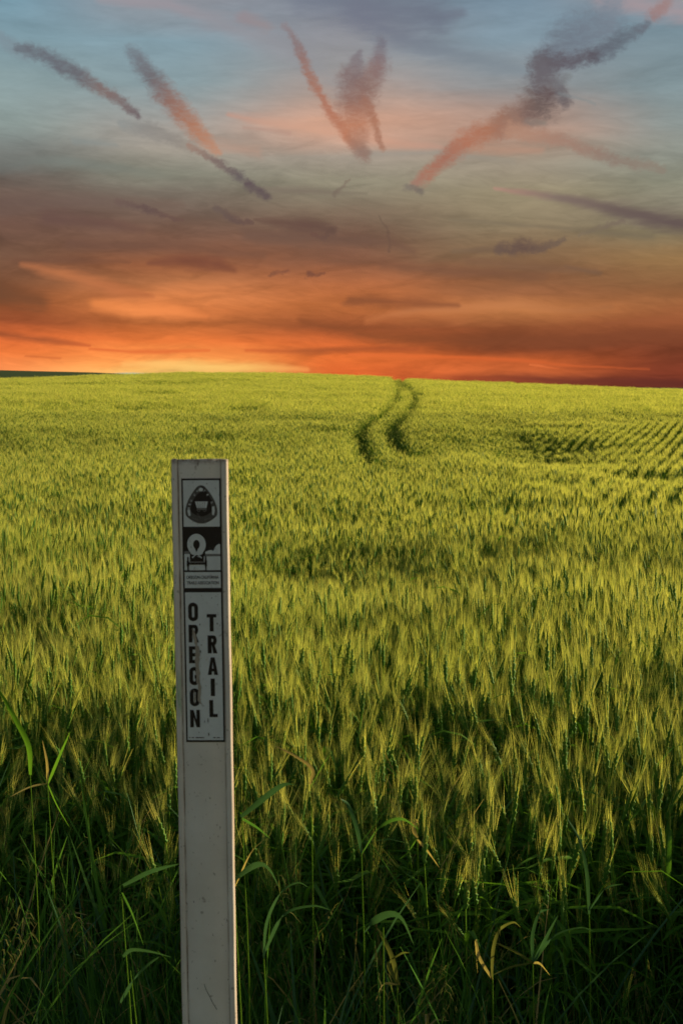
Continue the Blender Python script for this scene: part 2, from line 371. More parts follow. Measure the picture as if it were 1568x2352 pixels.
def hit(px, py, lift=H_WHEAT * 0.9):
    d = ray(px, py); d = d / d.y
    ys = np.arange(3.0, 188, 0.03)
    g = ground(d.x * ys, ys) + lift
    below = np.where(d.z * ys < g)[0]
    k = below[0] if len(below) else len(ys) - 1
    return d.x * ys[k], ys[k]

# ------------------------------------------------------------------ object helpers
def tag(o, label=None, cat=None, group=None, kind=None):
    if label: o['label'] = label
    if cat: o['category'] = cat
    if group: o['group'] = group
    if kind: o['kind'] = kind
    return o
def link(o, parent=None, col=None):
    (col or root_col).objects.link(o)
    if parent is not None: o.parent = parent
    return o
def mesh_obj(name, verts, faces, mats, parent=None, midx=None, smooth=False, col=None, linked=True):
    me = bpy.data.meshes.new(name)
    me.from_pydata([tuple(v) for v in verts], [], faces)
    for m_ in (mats if isinstance(mats, (list, tuple)) else [mats]): me.materials.append(m_)
    if midx is not None: me.polygons.foreach_set('material_index', midx)
    if smooth: me.polygons.foreach_set('use_smooth', [True] * len(me.polygons))
    me.update()
    o = bpy.data.objects.new(name, me)
    if linked: link(o, parent, col)
    return o
class MB:
    def __init__(s): s.v = []; s.f = []; s.m = []
    def add(s, vs, fs, mi=0):
        b = len(s.v)
        s.v += [tuple(p) for p in vs]
        s.f += [tuple(b + i for i in f) for f in fs]
        s.m += [mi] * len(fs)
    def build(s, name, mats, parent=None, smooth=False, linked=True):
        return mesh_obj(name, s.v, s.f, mats, parent, s.m, smooth, None, linked)
def tube(mb, pts, rad, sides=5, mi=0, cap=True):
    pts = [Vector(p) for p in pts]
    vs = []
    for i, p in enumerate(pts):
        t = (pts[min(i + 1, len(pts) - 1)] - pts[max(i - 1, 0)]).normalized()
        a = t.orthogonal().normalized() if i == 0 else (a - t * a.dot(t)).normalized()
        b = t.cross(a)
        for k in range(sides):
            an = 2 * math.pi * k / sides
            vs.append(p + (a * math.cos(an) + b * math.sin(an)) * rad[i])
    fs = []
    for i in range(len(pts) - 1):
        for k in range(sides):
            k2 = (k + 1) % sides
            fs.append((i * sides + k, i * sides + k2, (i + 1) * sides + k2, (i + 1) * sides + k))
    if cap: fs.append(tuple(range((len(pts) - 1) * sides, len(pts) * sides)))
    mb.add(vs, fs, mi)
def blade(mb, pts, width, side, fold=0.25, mi=0, twist=0.0):
    """leaf ribbon with a V fold; pts along the leaf, width max half-width, side = sideways hint"""
    pts = [Vector(p) for p in pts]
    n = len(pts); vs = []
    side = Vector(side)
    for i, p in enumerate(pts):
        t = (pts[min(i + 1, n - 1)] - pts[max(i - 1, 0)])
        if t.length < 1e-9: t = Vector((0, 0, 1))
        t.normalize()
        s_ = side - t * side.dot(t)
        if s_.length < 1e-4: s_ = t.orthogonal()
        s_.normalize()
        if twist: s_ = Matrix.Rotation(twist * i / (n - 1), 3, t) @ s_
        nn = t.cross(s_)
        u = i / (n - 1)
        w = width * min(1.0, 0.55 + 2.2 * u) * (1 - u ** 2.2) ** 0.8 + 0.0003
        vs += [p - s_ * w + nn * w * fold, p, p + s_ * w + nn * w * fold]
    fs = []
    for i in range(n - 1):
        a = i * 3
        fs += [(a, a + 1, a + 4, a + 3), (a + 1, a + 2, a + 5, a + 4)]
    mb.add(vs, fs, mi)
def bez(pts, n):
    """Catmull-Rom through the points"""
    P = [Vector(p) for p in pts]
    P = [P[0] * 2 - P[1]] + P + [P[-1] * 2 - P[-2]]
    out_ = []
    segs = len(P) - 3
    for k in range(n):
        t = k / (n - 1) * segs
        i = min(int(t), segs - 1); t -= i
        a, b, c, d = P[i:i + 4]
        out_.append(0.5 * ((2 * b) + (c - a) * t + (2 * a - 5 * b + 4 * c - d) * t * t + (3 * b - a - 3 * c + d) * t ** 3))
    return out_

# ------------------------------------------------------------------ materials
def plant_mat(name, c0, c1, transl=0.35, rough=0.5, spec=0.3, tip=None, zr=(0.3, 0.8)):
    m_ = bpy.data.materials.new(name); m_.use_nodes = True
    t = NT(m_.node_tree); t.n.clear()
    o_ = t.new('ShaderNodeOutputMaterial')
    info = t.new('ShaderNodeObjectInfo')
    geo = t.new('ShaderNodeNewGeometry')
    tco = t.new('ShaderNodeTexCoord')
    nz = t.noise(geo.outputs['Position'], 0.9, 3, 0.6)
    nz2 = t.noise(tco.outputs['Object'], 37.0, 2, 0.6)
    f = t.m('ADD', t.m('MULTIPLY', t.rng(nz, 0.3, 0.7), 0.35), t.m('ADD', t.m('MULTIPLY', info.outputs['Random'], 0.3), t.m('MULTIPLY', t.rng(nz2, 0.3, 0.7), 0.35)))
    col = t.mix(f, c0 + (1,), c1 + (1,))
    if tip:
        s_ = t.new('ShaderNodeSeparateXYZ'); t.l.new(tco.outputs['Object'], s_.inputs[0])
        col = t.mix(t.rng(s_.outputs[2], zr[0], zr[1]), col, tip + (1,))
    d = t.new('ShaderNodeBsdfPrincipled')
    t.l.new(col, d.inputs['Base Color'])
    d.inputs['Roughness'].default_value = rough
    d.inputs['Specular IOR Level'].default_value = spec
    tr = t.new('ShaderNodeBsdfTranslucent')
    t.l.new(t.mix(1.0, col, (1.15, 1.1, 0.6, 1), 'MULTIPLY'), tr.inputs[0])
    mx = t.new('ShaderNodeMixShader'); mx.inputs[0].default_value = transl
    t.l.new(d.outputs[0], mx.inputs[1]); t.l.new(tr.outputs[0], mx.inputs[2])
    t.l.new(mx.outputs[0], o_.inputs[0])
    return m_
M_STEM = plant_mat('wheat_stem', (0.10, 0.23, 0.02), (0.18, 0.32, 0.03), 0.35, 0.5, 0.0)
M_LEAF = plant_mat('wheat_leaf', (0.07, 0.21, 0.02), (0.14, 0.31, 0.03), 0.5, 0.5, 0.1)
M_EAR = plant_mat('wheat_ear', (0.05, 0.16, 0.02), (0.12, 0.26, 0.035), 0.2, 0.55, 0.1)
M_AWN = plant_mat('wheat_awn', (0.46, 0.56, 0.11), (0.76, 0.73, 0.23), 0.5, 0.5, 0.0)
M_GRASS = plant_mat('bank_grass', (0.055, 0.17, 0.03), (0.11, 0.26, 0.045), 0.4, 0.5, 0.0)
M_BLUE = plant_mat('broad_blade', (0.04, 0.12, 0.05), (0.07, 0.17, 0.065), 0.25, 0.45, 0.2)
M_DRY_LIT = plant_mat('dry_or_lit_blade', (0.40, 0.36, 0.12), (0.50, 0.38, 0.16), 0.4, 0.5, 0.0)  # dry blades; sunlit leaves share it, their light put into the pale colour
M_SEED = plant_mat('seed_head', (0.10, 0.14, 0.035), (0.19, 0.18, 0.06), 0.4, 0.6, 0.0)

def simple_mat(name, base, rough=0.7, spec=0.3):
    m_ = bpy.data.materials.new(name); m_.use_nodes = True
    t = NT(m_.node_tree)
    b = t.n['Principled BSDF']
    b.inputs['Roughness'].default_value = rough
    b.inputs['Specular IOR Level'].default_value = spec
    tco = t.new('ShaderNodeTexCoord')
    nz = t.noise(tco.outputs['Object'], 40.0, 5, 0.65)
    c = t.mix(t.rng(nz, 0.3, 0.7), tuple(v * 0.85 for v in base) + (1,), tuple(min(1, v * 1.12) for v in base) + (1,))
    t.l.new(c, b.inputs['Base Color'])
    return m_

def ground_mat():
    m_ = bpy.data.materials.new('field_soil'); m_.use_nodes = True
    t = NT(m_.node_tree); b = t.n['Principled BSDF']
    geo = t.new('ShaderNodeNewGeometry')
    n_a = t.noise(geo.outputs['Position'], 6.0, 6, 0.7)
    n_b = t.noise(geo.outputs['Position'], 0.4, 4, 0.6)
    c = t.mix(t.rng(n_a, 0.35, 0.65), (0.05, 0.10, 0.02, 1), (0.10, 0.12, 0.04, 1))
    c = t.mix(t.rng(n_b, 0.35, 0.65), c, (0.06, 0.13, 0.02, 1))
    t.l.new(c, b.inputs['Base Color']); b.inputs['Roughness'].default_value = 0.95
    bp = t.new('ShaderNodeBump'); bp.inputs['Strength'].default_value = 0.6; bp.inputs['Distance'].default_value = 0.04
    t.l.new(n_a, bp.inputs['Height']); t.l.new(bp.outputs[0], b.inputs['Normal'])
    return m_

# ------------------------------------------------------------------ ground sheet
def grid_obj(name, xs_of, ys, zf, mat):
    verts, faces = [], []
    nx = None
    for j, y in enumerate(ys):
        xs = xs_of(y); nx = len(xs)
        zz = zf(xs, np.full(nx, y))
        verts += [(float(a), float(y), float(c)) for a, c in zip(xs, zz)]
    for j in range(len(ys) - 1):
        for i in range(nx - 1):
            a = j * nx + i
            faces.append((a, a + 1, a + nx + 1, a + nx))
    return mesh_obj(name, verts, faces, mat, smooth=True)
ys = np.concatenate([np.arange(-12, 8, 0.35), np.arange(8, 50, 0.8), np.arange(50, 210, 2.5), np.geomspace(210, 645, 14)])
span = np.sinh(np.linspace(-5.2, 5.2, 121)) / np.sinh(5.2)
tag(grid_obj('ground', lambda y: span * 420, ys, ground, ground_mat()), 'soil of the rising field under the wheat', None, None, 'structure')

# far dark field beyond the crest at the left
def far_z(x, y):
    px = 784 + x / 520 * F
    e = np.interp(px, [-2500, -400, 100, 260, 420, 520, 900, 3000], [820, 846, 856.0, 860.0, 869, 876, 890, 900])
    crest = (HOR - e) / F * 520
    return crest - ((y - 520) / 100) ** 2 * 3.0 + (vnoise(x / 25, y / 25, 5) - .5) * 0.25
M_FAR = simple_mat('far_field', (0.05, 0.085, 0.02), 0.95, 0.1)
tag(grid_obj('hill', lambda y: np.linspace(-400, 120, 80), np.linspace(330, 700, 40), far_z, M_FAR), 'dark green hill field beyond the crest at far left', None, None, 'structure')

# ------------------------------------------------------------------ wheat prototypes (kept outside the scene)
def stem_point(base, lean, az_, L, u, bend):
    dx = math.cos(az_); dy = math.sin(az_)
    off = lean * u * L + bend * u ** 3 * L
    return Vector((base[0] + dx * off, base[1] + dy * off, base[2] + L * u * (1 - 0.25 * (lean + bend * u) ** 2)))
def wheat_stem(mb, base, L, lod, r, tight=False):
    lean = abs(r.gauss(0, 0.07 if not tight else .03)); az_ = r.uniform(0, 6.28); bend = abs(r.gauss(0, 0.07 if not tight else .03))
    if r.random() < 0.07 and not tight: lean += r.uniform(.1, .35)
    S = lambda u: stem_point(base, lean, az_, L, u, bend)
    ear_l = r.uniform(0.065, 0.095)
    p0 = S(1.0); tdir = (S(1.0) - S(0.93)).normalized()
    tdir = (tdir + Vector((r.gauss(0, .08), r.gauss(0, .08), 0))).normalized()
    e1 = p0 + tdir * ear_l
    a = tdir.orthogonal().normalized()
    a = Matrix.Rotation(r.uniform(0, 6.28), 3, tdir) @ a
    b = tdir.cross(a)
    if lod == 1:
        tube(mb, [S(u) for u in (0, .35, .7, 1.0)], [.0019, .0018, .0015, .0012], 3, 0, False)
        # ear: spikelets in two ranks
        n = 9; vs = []; fs = []
        for i in range(n * 2 + 1):
            u = i / (n * 2)
            env = (0.0080 if i % 2 else 0.0050) * math.sin(math.pi * min(1, 0.18 + u * 0.80)) ** 0.5
            shift = a * (0.0013 if (i // 2) % 2 else -0.0013)
            c = p0 + tdir * ear_l * u + shift
            for k in range(5):
                an = 2 * math.pi * k / 5
                vs.append(c + (a * math.cos(an) + b * math.sin(an) * 0.75) * env)
        for i in range(n * 2):
            for k in range(5):
                k2 = (k + 1) % 5
                fs.append((i * 5 + k, i * 5 + k2, i * 5 + 5 + k2, i * 5 + 5 + k))
        mb.add(vs, fs, 1)
        na, wa = 18, 0.00042
        for lf in range(3 if r.random() < .6 else 2):
            u0 = (0.84, 0.60, 0.4)[lf] + r.uniform(-.06, .04)
            q = S(u0); an = r.uniform(0, 6.28); d = Vector((math.cos(an), math.sin(an), 0))
            ll = r.uniform(.14, .30); up = r.uniform(.4, 1.3)
            pts = [q + d * ll * t * (0.35 + 0.65 * t) + Vector((0, 0, ll * (up * t - (up + r.uniform(-.1, .25)) * 0.7 * t * t))) for t in (0, .25, .5, .75, 1)]
            blade(mb, pts, r.uniform(.0045, .008), (-d.y, d.x, 0), 0.3, 2, r.uniform(-1.5, 1.5))
    elif lod == 2:
        mb_side = Vector((r.gauss(0, 1), r.gauss(0, .4), 0)).normalized() * .0018
        mb.add([S(.25) - mb_side, S(.25) + mb_side, p0 + mb_side, p0 - mb_side], [(0, 1, 2, 3)], 0)
        vs = []
        for u, w in ((0, .0035), (.35, .0075), (.8, .006), (1, .001)):
            c = p0 + tdir * ear_l * u
            for k in range(4):
                an = math.pi / 2 * k
                vs.append(c + (a * math.cos(an) + b * math.sin(an)) * w)
        fs = [(i * 4 + k, i * 4 + (k + 1) % 4, i * 4 + 4 + (k + 1) % 4, i * 4 + 4 + k) for i in range(3) for k in range(4)]
        mb.add(vs, fs, 1)
        na, wa = 9, 0.0012
        if r.random() < .6:
            q = S(r.uniform(.6, .85)); an = r.uniform(0, 6.28); d = Vector((math.cos(an), math.sin(an), 0)); ll = r.uniform(.12, .2)
            s_ = Vector((-d.y, d.x, 0)) * .006
            mb.add([q - s_, q + s_, q + d * ll * .5 + Vector((0, 0, ll * .5)) + s_, q + d * ll * .5 + Vector((0, 0, ll * .5)) - s_, q + d * ll + Vector((0, 0, ll * .3))],
                   [(0, 1, 2, 3), (3, 2, 4)], 2)
    else:
        s_ = Vector((r.gauss(0, 1), r.gauss(0, .4), 0)).normalized() * .0042
        mb.add([S(.4) - s_, S(.4) + s_, e1 + s_ * .8, e1 - s_ * .8], [(0, 1, 2, 3)], 0 if r.random() < .5 else 1)
        na, wa = 4, 0.0045
    for i in range(na):
        u = r.uniform(0.1, 1.0)
        an = r.choice((0, math.pi)) + r.gauss(0, 0.7)
        od = a * math.cos(an) + b * math.sin(an)
        st_ = p0 + tdir * ear_l * u + od * .004
        d = (tdir + od * r.uniform(.02, .15 if not tight else .09) + Vector((r.gauss(0, .03), r.gauss(0, .03), 0))).normalized()
        ln = r.uniform(.07, .13) * (1 - 0.2 * u)
        e = st_ + d * ln + Vector((0, 0, -0.004)) * r.random()
        s2 = d.cross(Vector((r.gauss(0, 1), r.gauss(0, 1), r.gauss(0, 1)))).normalized() * wa
        mb.add([st_ - s2, st_ + s2, e + s2 * .25, e - s2 * .25], [(0, 1, 2, 3)], 3)
WM = [M_STEM, M_EAR, M_LEAF, M_AWN]
def proto_collection(name): return bpy.data.collections.new(name)
wheat_col = proto_collection('wheat_clump_shapes')
LODS = {1: (20, 6, .12), 2: (10, 10, .11), 3: (7, 28, .30), 4: (8, 6, .026)}
idx_of = {}
k = 0
for lod, (nv, ns, rad) in LODS.items():
    for v in range(nv):
        r = random.Random(lod * 100 + v)
        mb = MB()
        for s_ in range(ns):
            an = r.uniform(0, 6.28); rr = rad * math.sqrt(r.random())
            L = r.gauss(0.64, .055 if lod < 4 else .03)
            if r.random() < .25: L -= r.uniform(.04, .22)
            wheat_stem(mb, (rr * math.cos(an), rr * math.sin(an), 0), L, 2 if lod == 4 else lod, r, lod == 4)
        o = mb.build('wheat_shape_%02d' % k, WM, smooth=(lod == 1), linked=False)
        wheat_col.objects.link(o)
        idx_of.setdefault(lod, []).append(k); k += 1

# ------------------------------------------------------------------ where the wheat stands and how tall
def seg_dist(x, y, poly):
    best = np.full(x.shape, 1e9)
    for (ax, ay), (bx, by) in zip(poly[:-1], poly[1:]):
        dx, dy = bx - ax, by - ay
        t = np.clip(((x - ax) * dx + (y - ay) * dy) / (dx * dx + dy * dy + 1e-9), 0, 1)
        best = np.minimum(best, np.hypot(x - ax - t * dx, y - ay - t * dy))
    return best
rutL = [hit(*p) for p in [(878,1078),(862,1062),(842,1040),(830,1010),(828,985),(846,968),(872,952),(896,935),(908,920),(912,905),(916,892),(908,878),(902,868)]]
rutR = [hit(*p) for p in [(985,1062),(960,1056),(940,1046),(920,1030),(908,1005),(900,985),(906,970),(928,955),(944,938),(954,920),(952,905),(942,892),(928,878),(922,868)]]
DIPS = [  # px, py, half width px, half height px, depth
 (855,1035,26,26,.30),(945,1040,46,16,.50),(1000,1030,50,8,.3),(1225,1030,90,26,.42),(1180,1052,60,12,.25),(1330,1022,70,16,.2),(1130,1105,90,9,.24),(1060,1020,60,8,.22),
 (1290,1112,120,9,.25),(1480,1090,90,14,.2),(110,945,45,14,.22),(330,940,110,7,.22),(560,942,60,8,.26),(480,965,90,10,.16),(230,965,60,8,.14),
 (790,965,60,8,.16),(740,1298,90,9,.15),(140,1230,110,12,.24),(1430,1325,60,10,.22),(1060,1300,60,7,.12),(60,1210,70,14,.22),(1180,1262,90,8,.16),
 (600,1238,60,9,.2),(960,1118,60,7,.18),(1230,893,120,5,.2),(700,1010,80,7,.15),(330,1220,60,10,.18),(1450,1205,90,10,.14),(500,1130,80,7,.16),(560,1560,60,40,.25)]
dips_w = []
for px, py, rx, ry, dp in DIPS:
    x0, y0 = hit(px, py); _, ya = hit(px, py + ry); _, yb = hit(px, py - ry)
    dips_w.append((x0, y0, max(rx / F * y0, .15), max((yb - ya) / 2, .25), dp))
ROWDIR = np.array([0.285, 1.0]); ROWDIR /= np.linalg.norm(ROWDIR)
ROWN = np.array([ROWDIR[1], -ROWDIR[0]])
SP = 0.275
def row_mask(x, y):
    px = 784 + x / y * F
    a = np.clip((px - 1080) / 330, 0, 1)
    b = np.clip((y - 14.0) / 3, 0, 1) * np.clip((54 - y) / 11, 0, 1)
    return a * b
def EDGE(x): return 3.42 - .38 * x + .25 * (vnoise(x / .5, x * 0 + 2.0, 61) - .5)
def height_mod(x, y):
    h = 1.0 + (vnoise(x / 1.0, y / 1.5, 11) - .5) * .15 + (vnoise(x / .28, y / .36, 12) - .5) * .20 + (vnoise(x / 3, y / 5, 13) - .5) * .12
    h -= .16 * np.clip((vnoise(x / 1.7, y / 1.1, 15) - .66) / .12, 0, 1)
    h -= .09 * np.clip((y - 5) / 2, 0, 1) * np.clip((vnoise(x / (.14 * y + 1), y / (.05 * y + .6), 17) - .62) / .15, 0, 1)
    h = 1 + (h - 1) * (1 - .6 * row_mask(x, y))
    far = np.clip((y - 35) / 70, 0, 1)
    h += (vnoise(x / 9, y / 4.2, 14) - .5) * .28 * far
    for x0, y0, rx, ry, dp in dips_w:
        q = ((x - x0) / rx) ** 2 + ((y - y0) / ry) ** 2
        n = vnoise(x / .3, y / .45, 21) * .9 + .55
        h -= dp * np.exp(-q * 1.1) * n
    for rt in (rutL, rutR):
        d = seg_dist(x, y, rt)
        w = np.where(y > 43, .19 + .0015 * y, .26)
        h -= .75 * np.exp(-(d / w) ** 4) * (0.6 + .4 * (vnoise(x / .5, y / 1.5, 31) > .3))
    # ragged thin edge of the crop
    h -= .20 * np.clip((EDGE(x) + .9 - y) / .9, 0, 1) * (vnoise(x / .35, y / .35, 41) + .2)
    return h
def scatter(y0, y1, dens, half, extra, seed):
    """even jittered scatter over a widening strip"""
    g = np.random.default_rng(seed)
    cell = 1 / math.sqrt(dens)
    X, Y = [], []
    yy = y0
    while yy < y1:
        w = half * yy + extra
        n = int(2 * w / cell)
        x = -w + (np.arange(n) + g.random(n)) * cell
        X.append(x); Y.append(yy + g.random(n) * cell)
        yy += cell
    return np.concatenate(X), np.concatenate(Y), g
def place(y0, y1, dens, half, extra, lod, seed, hs=1.0):
    x, y, g = scatter(y0, y1, dens, half, extra, seed)
    m_ = row_mask(x, y)
    # gather into drill rows
    c = x * ROWN[0] + y * ROWN[1]
    ph = c / SP
    tgt = (np.floor(ph) + .5)
    sh = (tgt - ph) * SP * (np.clip(m_ * 1.5 - .2, .1, .95) if lod == 4 else np.clip(m_ * .9 + (.25 if lod < 3 else 0), 0, .9))
    x = x + sh * ROWN[0]; y = y + sh * ROWN[1]
    h = height_mod(x, y)
    keep = (h > .18) & (y > y0 - .3)
    if lod == 4: keep &= (m_ > .3)
    if lod == 2: keep &= (m_ <= .3)
    if lod == 1:
        keep &= (g.random(len(x)) < np.clip((y - EDGE(x)) / .9 + .12, 0, 1)) & (np.hypot(x + .235, y - 2.37) > .16)
    x, y, h = x[keep], y[keep], h[keep]
    z = ground(x, y)
    n = len(x)
    idx = g.choice(idx_of[lod], n)
    rz = g.random(n) * 6.283
    sxy = np.ones(n) * hs * g.uniform(.9, 1.12, n)
    return np.stack([x, y, z], 1), idx, rz, np.stack([sxy, sxy, h * g.uniform(.95, 1.06, n)], 1)
parts_ = [place(3.0, 11.5, 98, .30, 1.5, 1, 1), place(11.5, 54, 34, .27, 2.2, 2, 2), place(14.2, 54, 50, .27, 2.2, 4, 6), place(54, 95, 6.5, .27, 3, 3, 3), place(95, 196, 3.8, .27, 5, 3, 4, 1.25)]

def instancer(name, col, parts_, mat0):
    P = np.concatenate([p[0] for p in parts_]); I = np.concatenate([p[1] for p in parts_])
    RZ = np.concatenate([p[2] for p in parts_]); S = np.concatenate([p[3] for p in parts_])
    TL = np.concatenate([p[4] if len(p) > 4 else np.zeros((len(p[1]), 2)) for p in parts_])
    me = bpy.data.meshes.new(name)
    me.vertices.add(len(P)); me.vertices.foreach_set('co', P.astype(np.float32).ravel())
    me.materials.append(mat0)
    a = me.attributes.new('shape_index', 'INT', 'POINT'); a.data.foreach_set('value', I.astype(np.int32))
    a = me.attributes.new('turn', 'FLOAT_VECTOR', 'POINT')
    a.data.foreach_set('vector', np.stack([TL[:, 0], TL[:, 1], RZ], 1).astype(np.float32).ravel())
    a = me.attributes.new('size', 'FLOAT_VECTOR', 'POINT'); a.data.foreach_set('vector', S.astype(np.float32).ravel())
    o = bpy.data.objects.new(name, me); link(o)
    ng = bpy.data.node_groups.new(name + '_scatter', 'GeometryNodeTree')
    ng.interface.new_socket('Geometry', in_out='INPUT', socket_type='NodeSocketGeometry')
    ng.interface.new_socket('Geometry', in_out='OUTPUT', socket_type='NodeSocketGeometry')
    N = ng.nodes; L = ng.links
    gi = N.new('NodeGroupInput'); go = N.new('NodeGroupOutput')
    ci = N.new('GeometryNodeCollectionInfo'); ci.inputs['Collection'].default_value = col
    ci.inputs['Separate Children'].default_value = True; ci.inputs['Reset Children'].default_value = True
    ip = N.new('GeometryNodeInstanceOnPoints'); ip.inputs['Pick Instance'].default_value = True
    def attr(nm, dt):
        n = N.new('GeometryNodeInputNamedAttribute'); n.data_type = dt; n.inputs['Name'].default_value = nm
        return [s for s in n.outputs if s.enabled and s.name == 'Attribute'][0]
    L.new(gi.outputs[0], ip.inputs['Points']); L.new(ci.outputs[0], ip.inputs['Instance'])
    L.new(attr('shape_index', 'INT'), ip.inputs['Instance Index'])
    er = N.new('FunctionNodeEulerToRotation'); L.new(attr('turn', 'FLOAT_VECTOR'), er.inputs[0])
    L.new(er.outputs[0], ip.inputs['Rotation'])
    L.new(attr('size', 'FLOAT_VECTOR'), ip.inputs['Scale'])
    L.new(ip.outputs[0], go.inputs[0])
    md = o.modifiers.new('scatter', 'NODES'); md.node_group = ng
    print(name, len(P), 'instances')
    return o
tag(instancer('wheat_field', wheat_col, parts_, M_AWN), 'dense golden green bearded wheat crop covering the hillside', 'wheat', None, 'stuff')

# ------------------------------------------------------------------ grass on the bank, in shade
grass_col = proto_collection('grass_clump_shapes')
gk = 0
for v in range(12):
    r = random.Random(500 + v); mb = MB()
    kind = v % 4
    nb = (12, 9, 34, 9)[kind]
    for b_ in range(nb):
        an = r.uniform(0, 6.28); d = Vector((math.cos(an), math.sin(an), 0))
        ll = r.uniform(.25, .62) * (0.8 if kind == 2 else 1)
        base = Vector((r.gauss(0, .03), r.gauss(0, .03), 0))
        if kind == 2: base *= 1.8
        out_ = r.uniform(.1, .6) if kind != 2 else r.uniform(.02, .22); dr = r.uniform(0, .55) if r.random() < .5 else r.uniform(0, .15)
        pts = [base + d * ll * out_ * t ** 1.5 + Vector((0, 0, ll * (t - dr * t ** 3))) for t in [i / 7 for i in range(8)]]
        w = (r.uniform(.0012, .0022), r.uniform(.0026, .005), r.uniform(.0008, .0015), r.uniform(.0025, .0065))[kind]
        mi = 2 if r.random() < .07 else (1 if kind in (1, 3) and r.random() < .6 else 0)
        blade(mb, pts, w, (-d.y, d.x, 0), .3, mi, r.uniform(-1.6, 1.6))
    if v in (2, 4, 8):   # drooping seed heads
        for h_ in range(2):
            an = r.uniform(0, 6.28); d = Vector((math.cos(an), math.sin(an), 0)); ll = r.uniform(.45, .68)
            S = lambda t: d * ll * .25 * t ** 2 + Vector((0, 0, ll * (t - .06 * t ** 3)))
            tube(mb, [S(i / 5) for i in range(6)], [.0009] * 6, 4, 0, False)
            for q in range(16):
                t = .72 + .28 * q / 16
                c = S(t); an2 = r.uniform(0, 6.28); d2 = Vector((math.cos(an2), math.sin(an2), 0))
                l2 = r.uniform(.02, .045)
                e = c + d2 * l2 * .6 + Vector((0, 0, -l2 * r.uniform(-.3, .9)))
                m2 = (c + e) / 2 + Vector((0, 0, .006))
                blade(mb, [c, m2, e], .0016, (-d2.y, d2.x, 0), .3, 3)
    o = mb.build('grass_shape_%02d' % gk, [M_GRASS, M_BLUE, M_DRY_LIT, M_SEED], smooth=True, linked=False)
    grass_col.objects.link(o); gk += 1
def place_grass(y0, y1, dens, half, extra, seed, s0, s1):
    x, y, g = scatter(y0, y1, dens, half, extra, seed)
    keep = np.hypot(x + .235, y - 2.37) > .12
    x, y = x[keep], y[keep]; n = len(x)
    z = ground(x, y)
    s = g.uniform(s0, s1, n) * (0.8 + .4 * vnoise(x / .4, y / .4, 77))
    return np.stack([x, y, z], 1), g.integers(0, 12, n), g.random(n) * 6.283, np.stack([s, s, s * g.uniform(.85, 1.15, n)], 1), g.normal(0, .12, (n, 2))
gp = [place_grass(2.5, 3.0, 130, .30, .7, 21, .60, .9), place_grass(3.0, 3.7, 110, .30, .8, 22, .80, 1.15), place_grass(3.7, 4.6, 70, .30, .8, 26, .95, 1.3), place_grass(4.6, 8, 12, .28, 1.0, 23, .7, 1.05), place_grass(1.7, 2.5, 90, .35, .7, 25, .45, .72), place_grass(-1.5, 1.7, 45, .5, 1.6, 24, .3, .5)]
tag(instancer('bank_grass', grass_col, gp, M_GRASS), 'shaded tangled green grass and weeds on the bank before the wheat', 'grass', None, 'stuff')

# ------------------------------------------------------------------ single plants that can be told apart
def near(d): return 2.6 + (d - 2.9) * .55
def wild_plant(name, label, cat, foot, leaves, group=None, mats=None):
    """leaves: list of (points px,py,dist ; half width m ; material ; twist)"""
    fy = near(foot[1]); fx = foot[0] / foot[1] * fy
    fz = float(ground(fx, fy))
    e = bpy.data.objects.new(name, None); link(e); e.location = (fx, fy, fz); e.empty_display_size = .1
    tag(e, label, cat, group)
    org = Vector((fx, fy, fz))
    for item in leaves:
        pts, w, mat, tw = item[:4]
        w = w * near(pts[0][2]) / pts[0][2] * .95
        P = [at(p[0], p[1], near(p[2])) - org for p in pts]
        mb = MB()
        C = bez(P, 18)
        blade(mb, C, w, item[4] if len(item) > 4 else (0.5, -.35, .8), .25, 0, tw)
        mb.build('leaf', mat, e, smooth=True)
    return e, org
def stalk(e, org, top, r0=.0020, mat=None, name='stalk'):
    mb = MB(); tp = at(top[0], top[1], near(top[2])) - org
    mid = tp * .5 + Vector((.01, .01, .02))
    tube(mb, bez([Vector((0, 0, 0)), mid, tp], 8), [r0 * (1 - .45 * i / 7) for i in range(8)], 6)
    mb.build(name, mat or M_STEM, e, smooth=True)
def xat(px, y): return (px - 784) / F * y
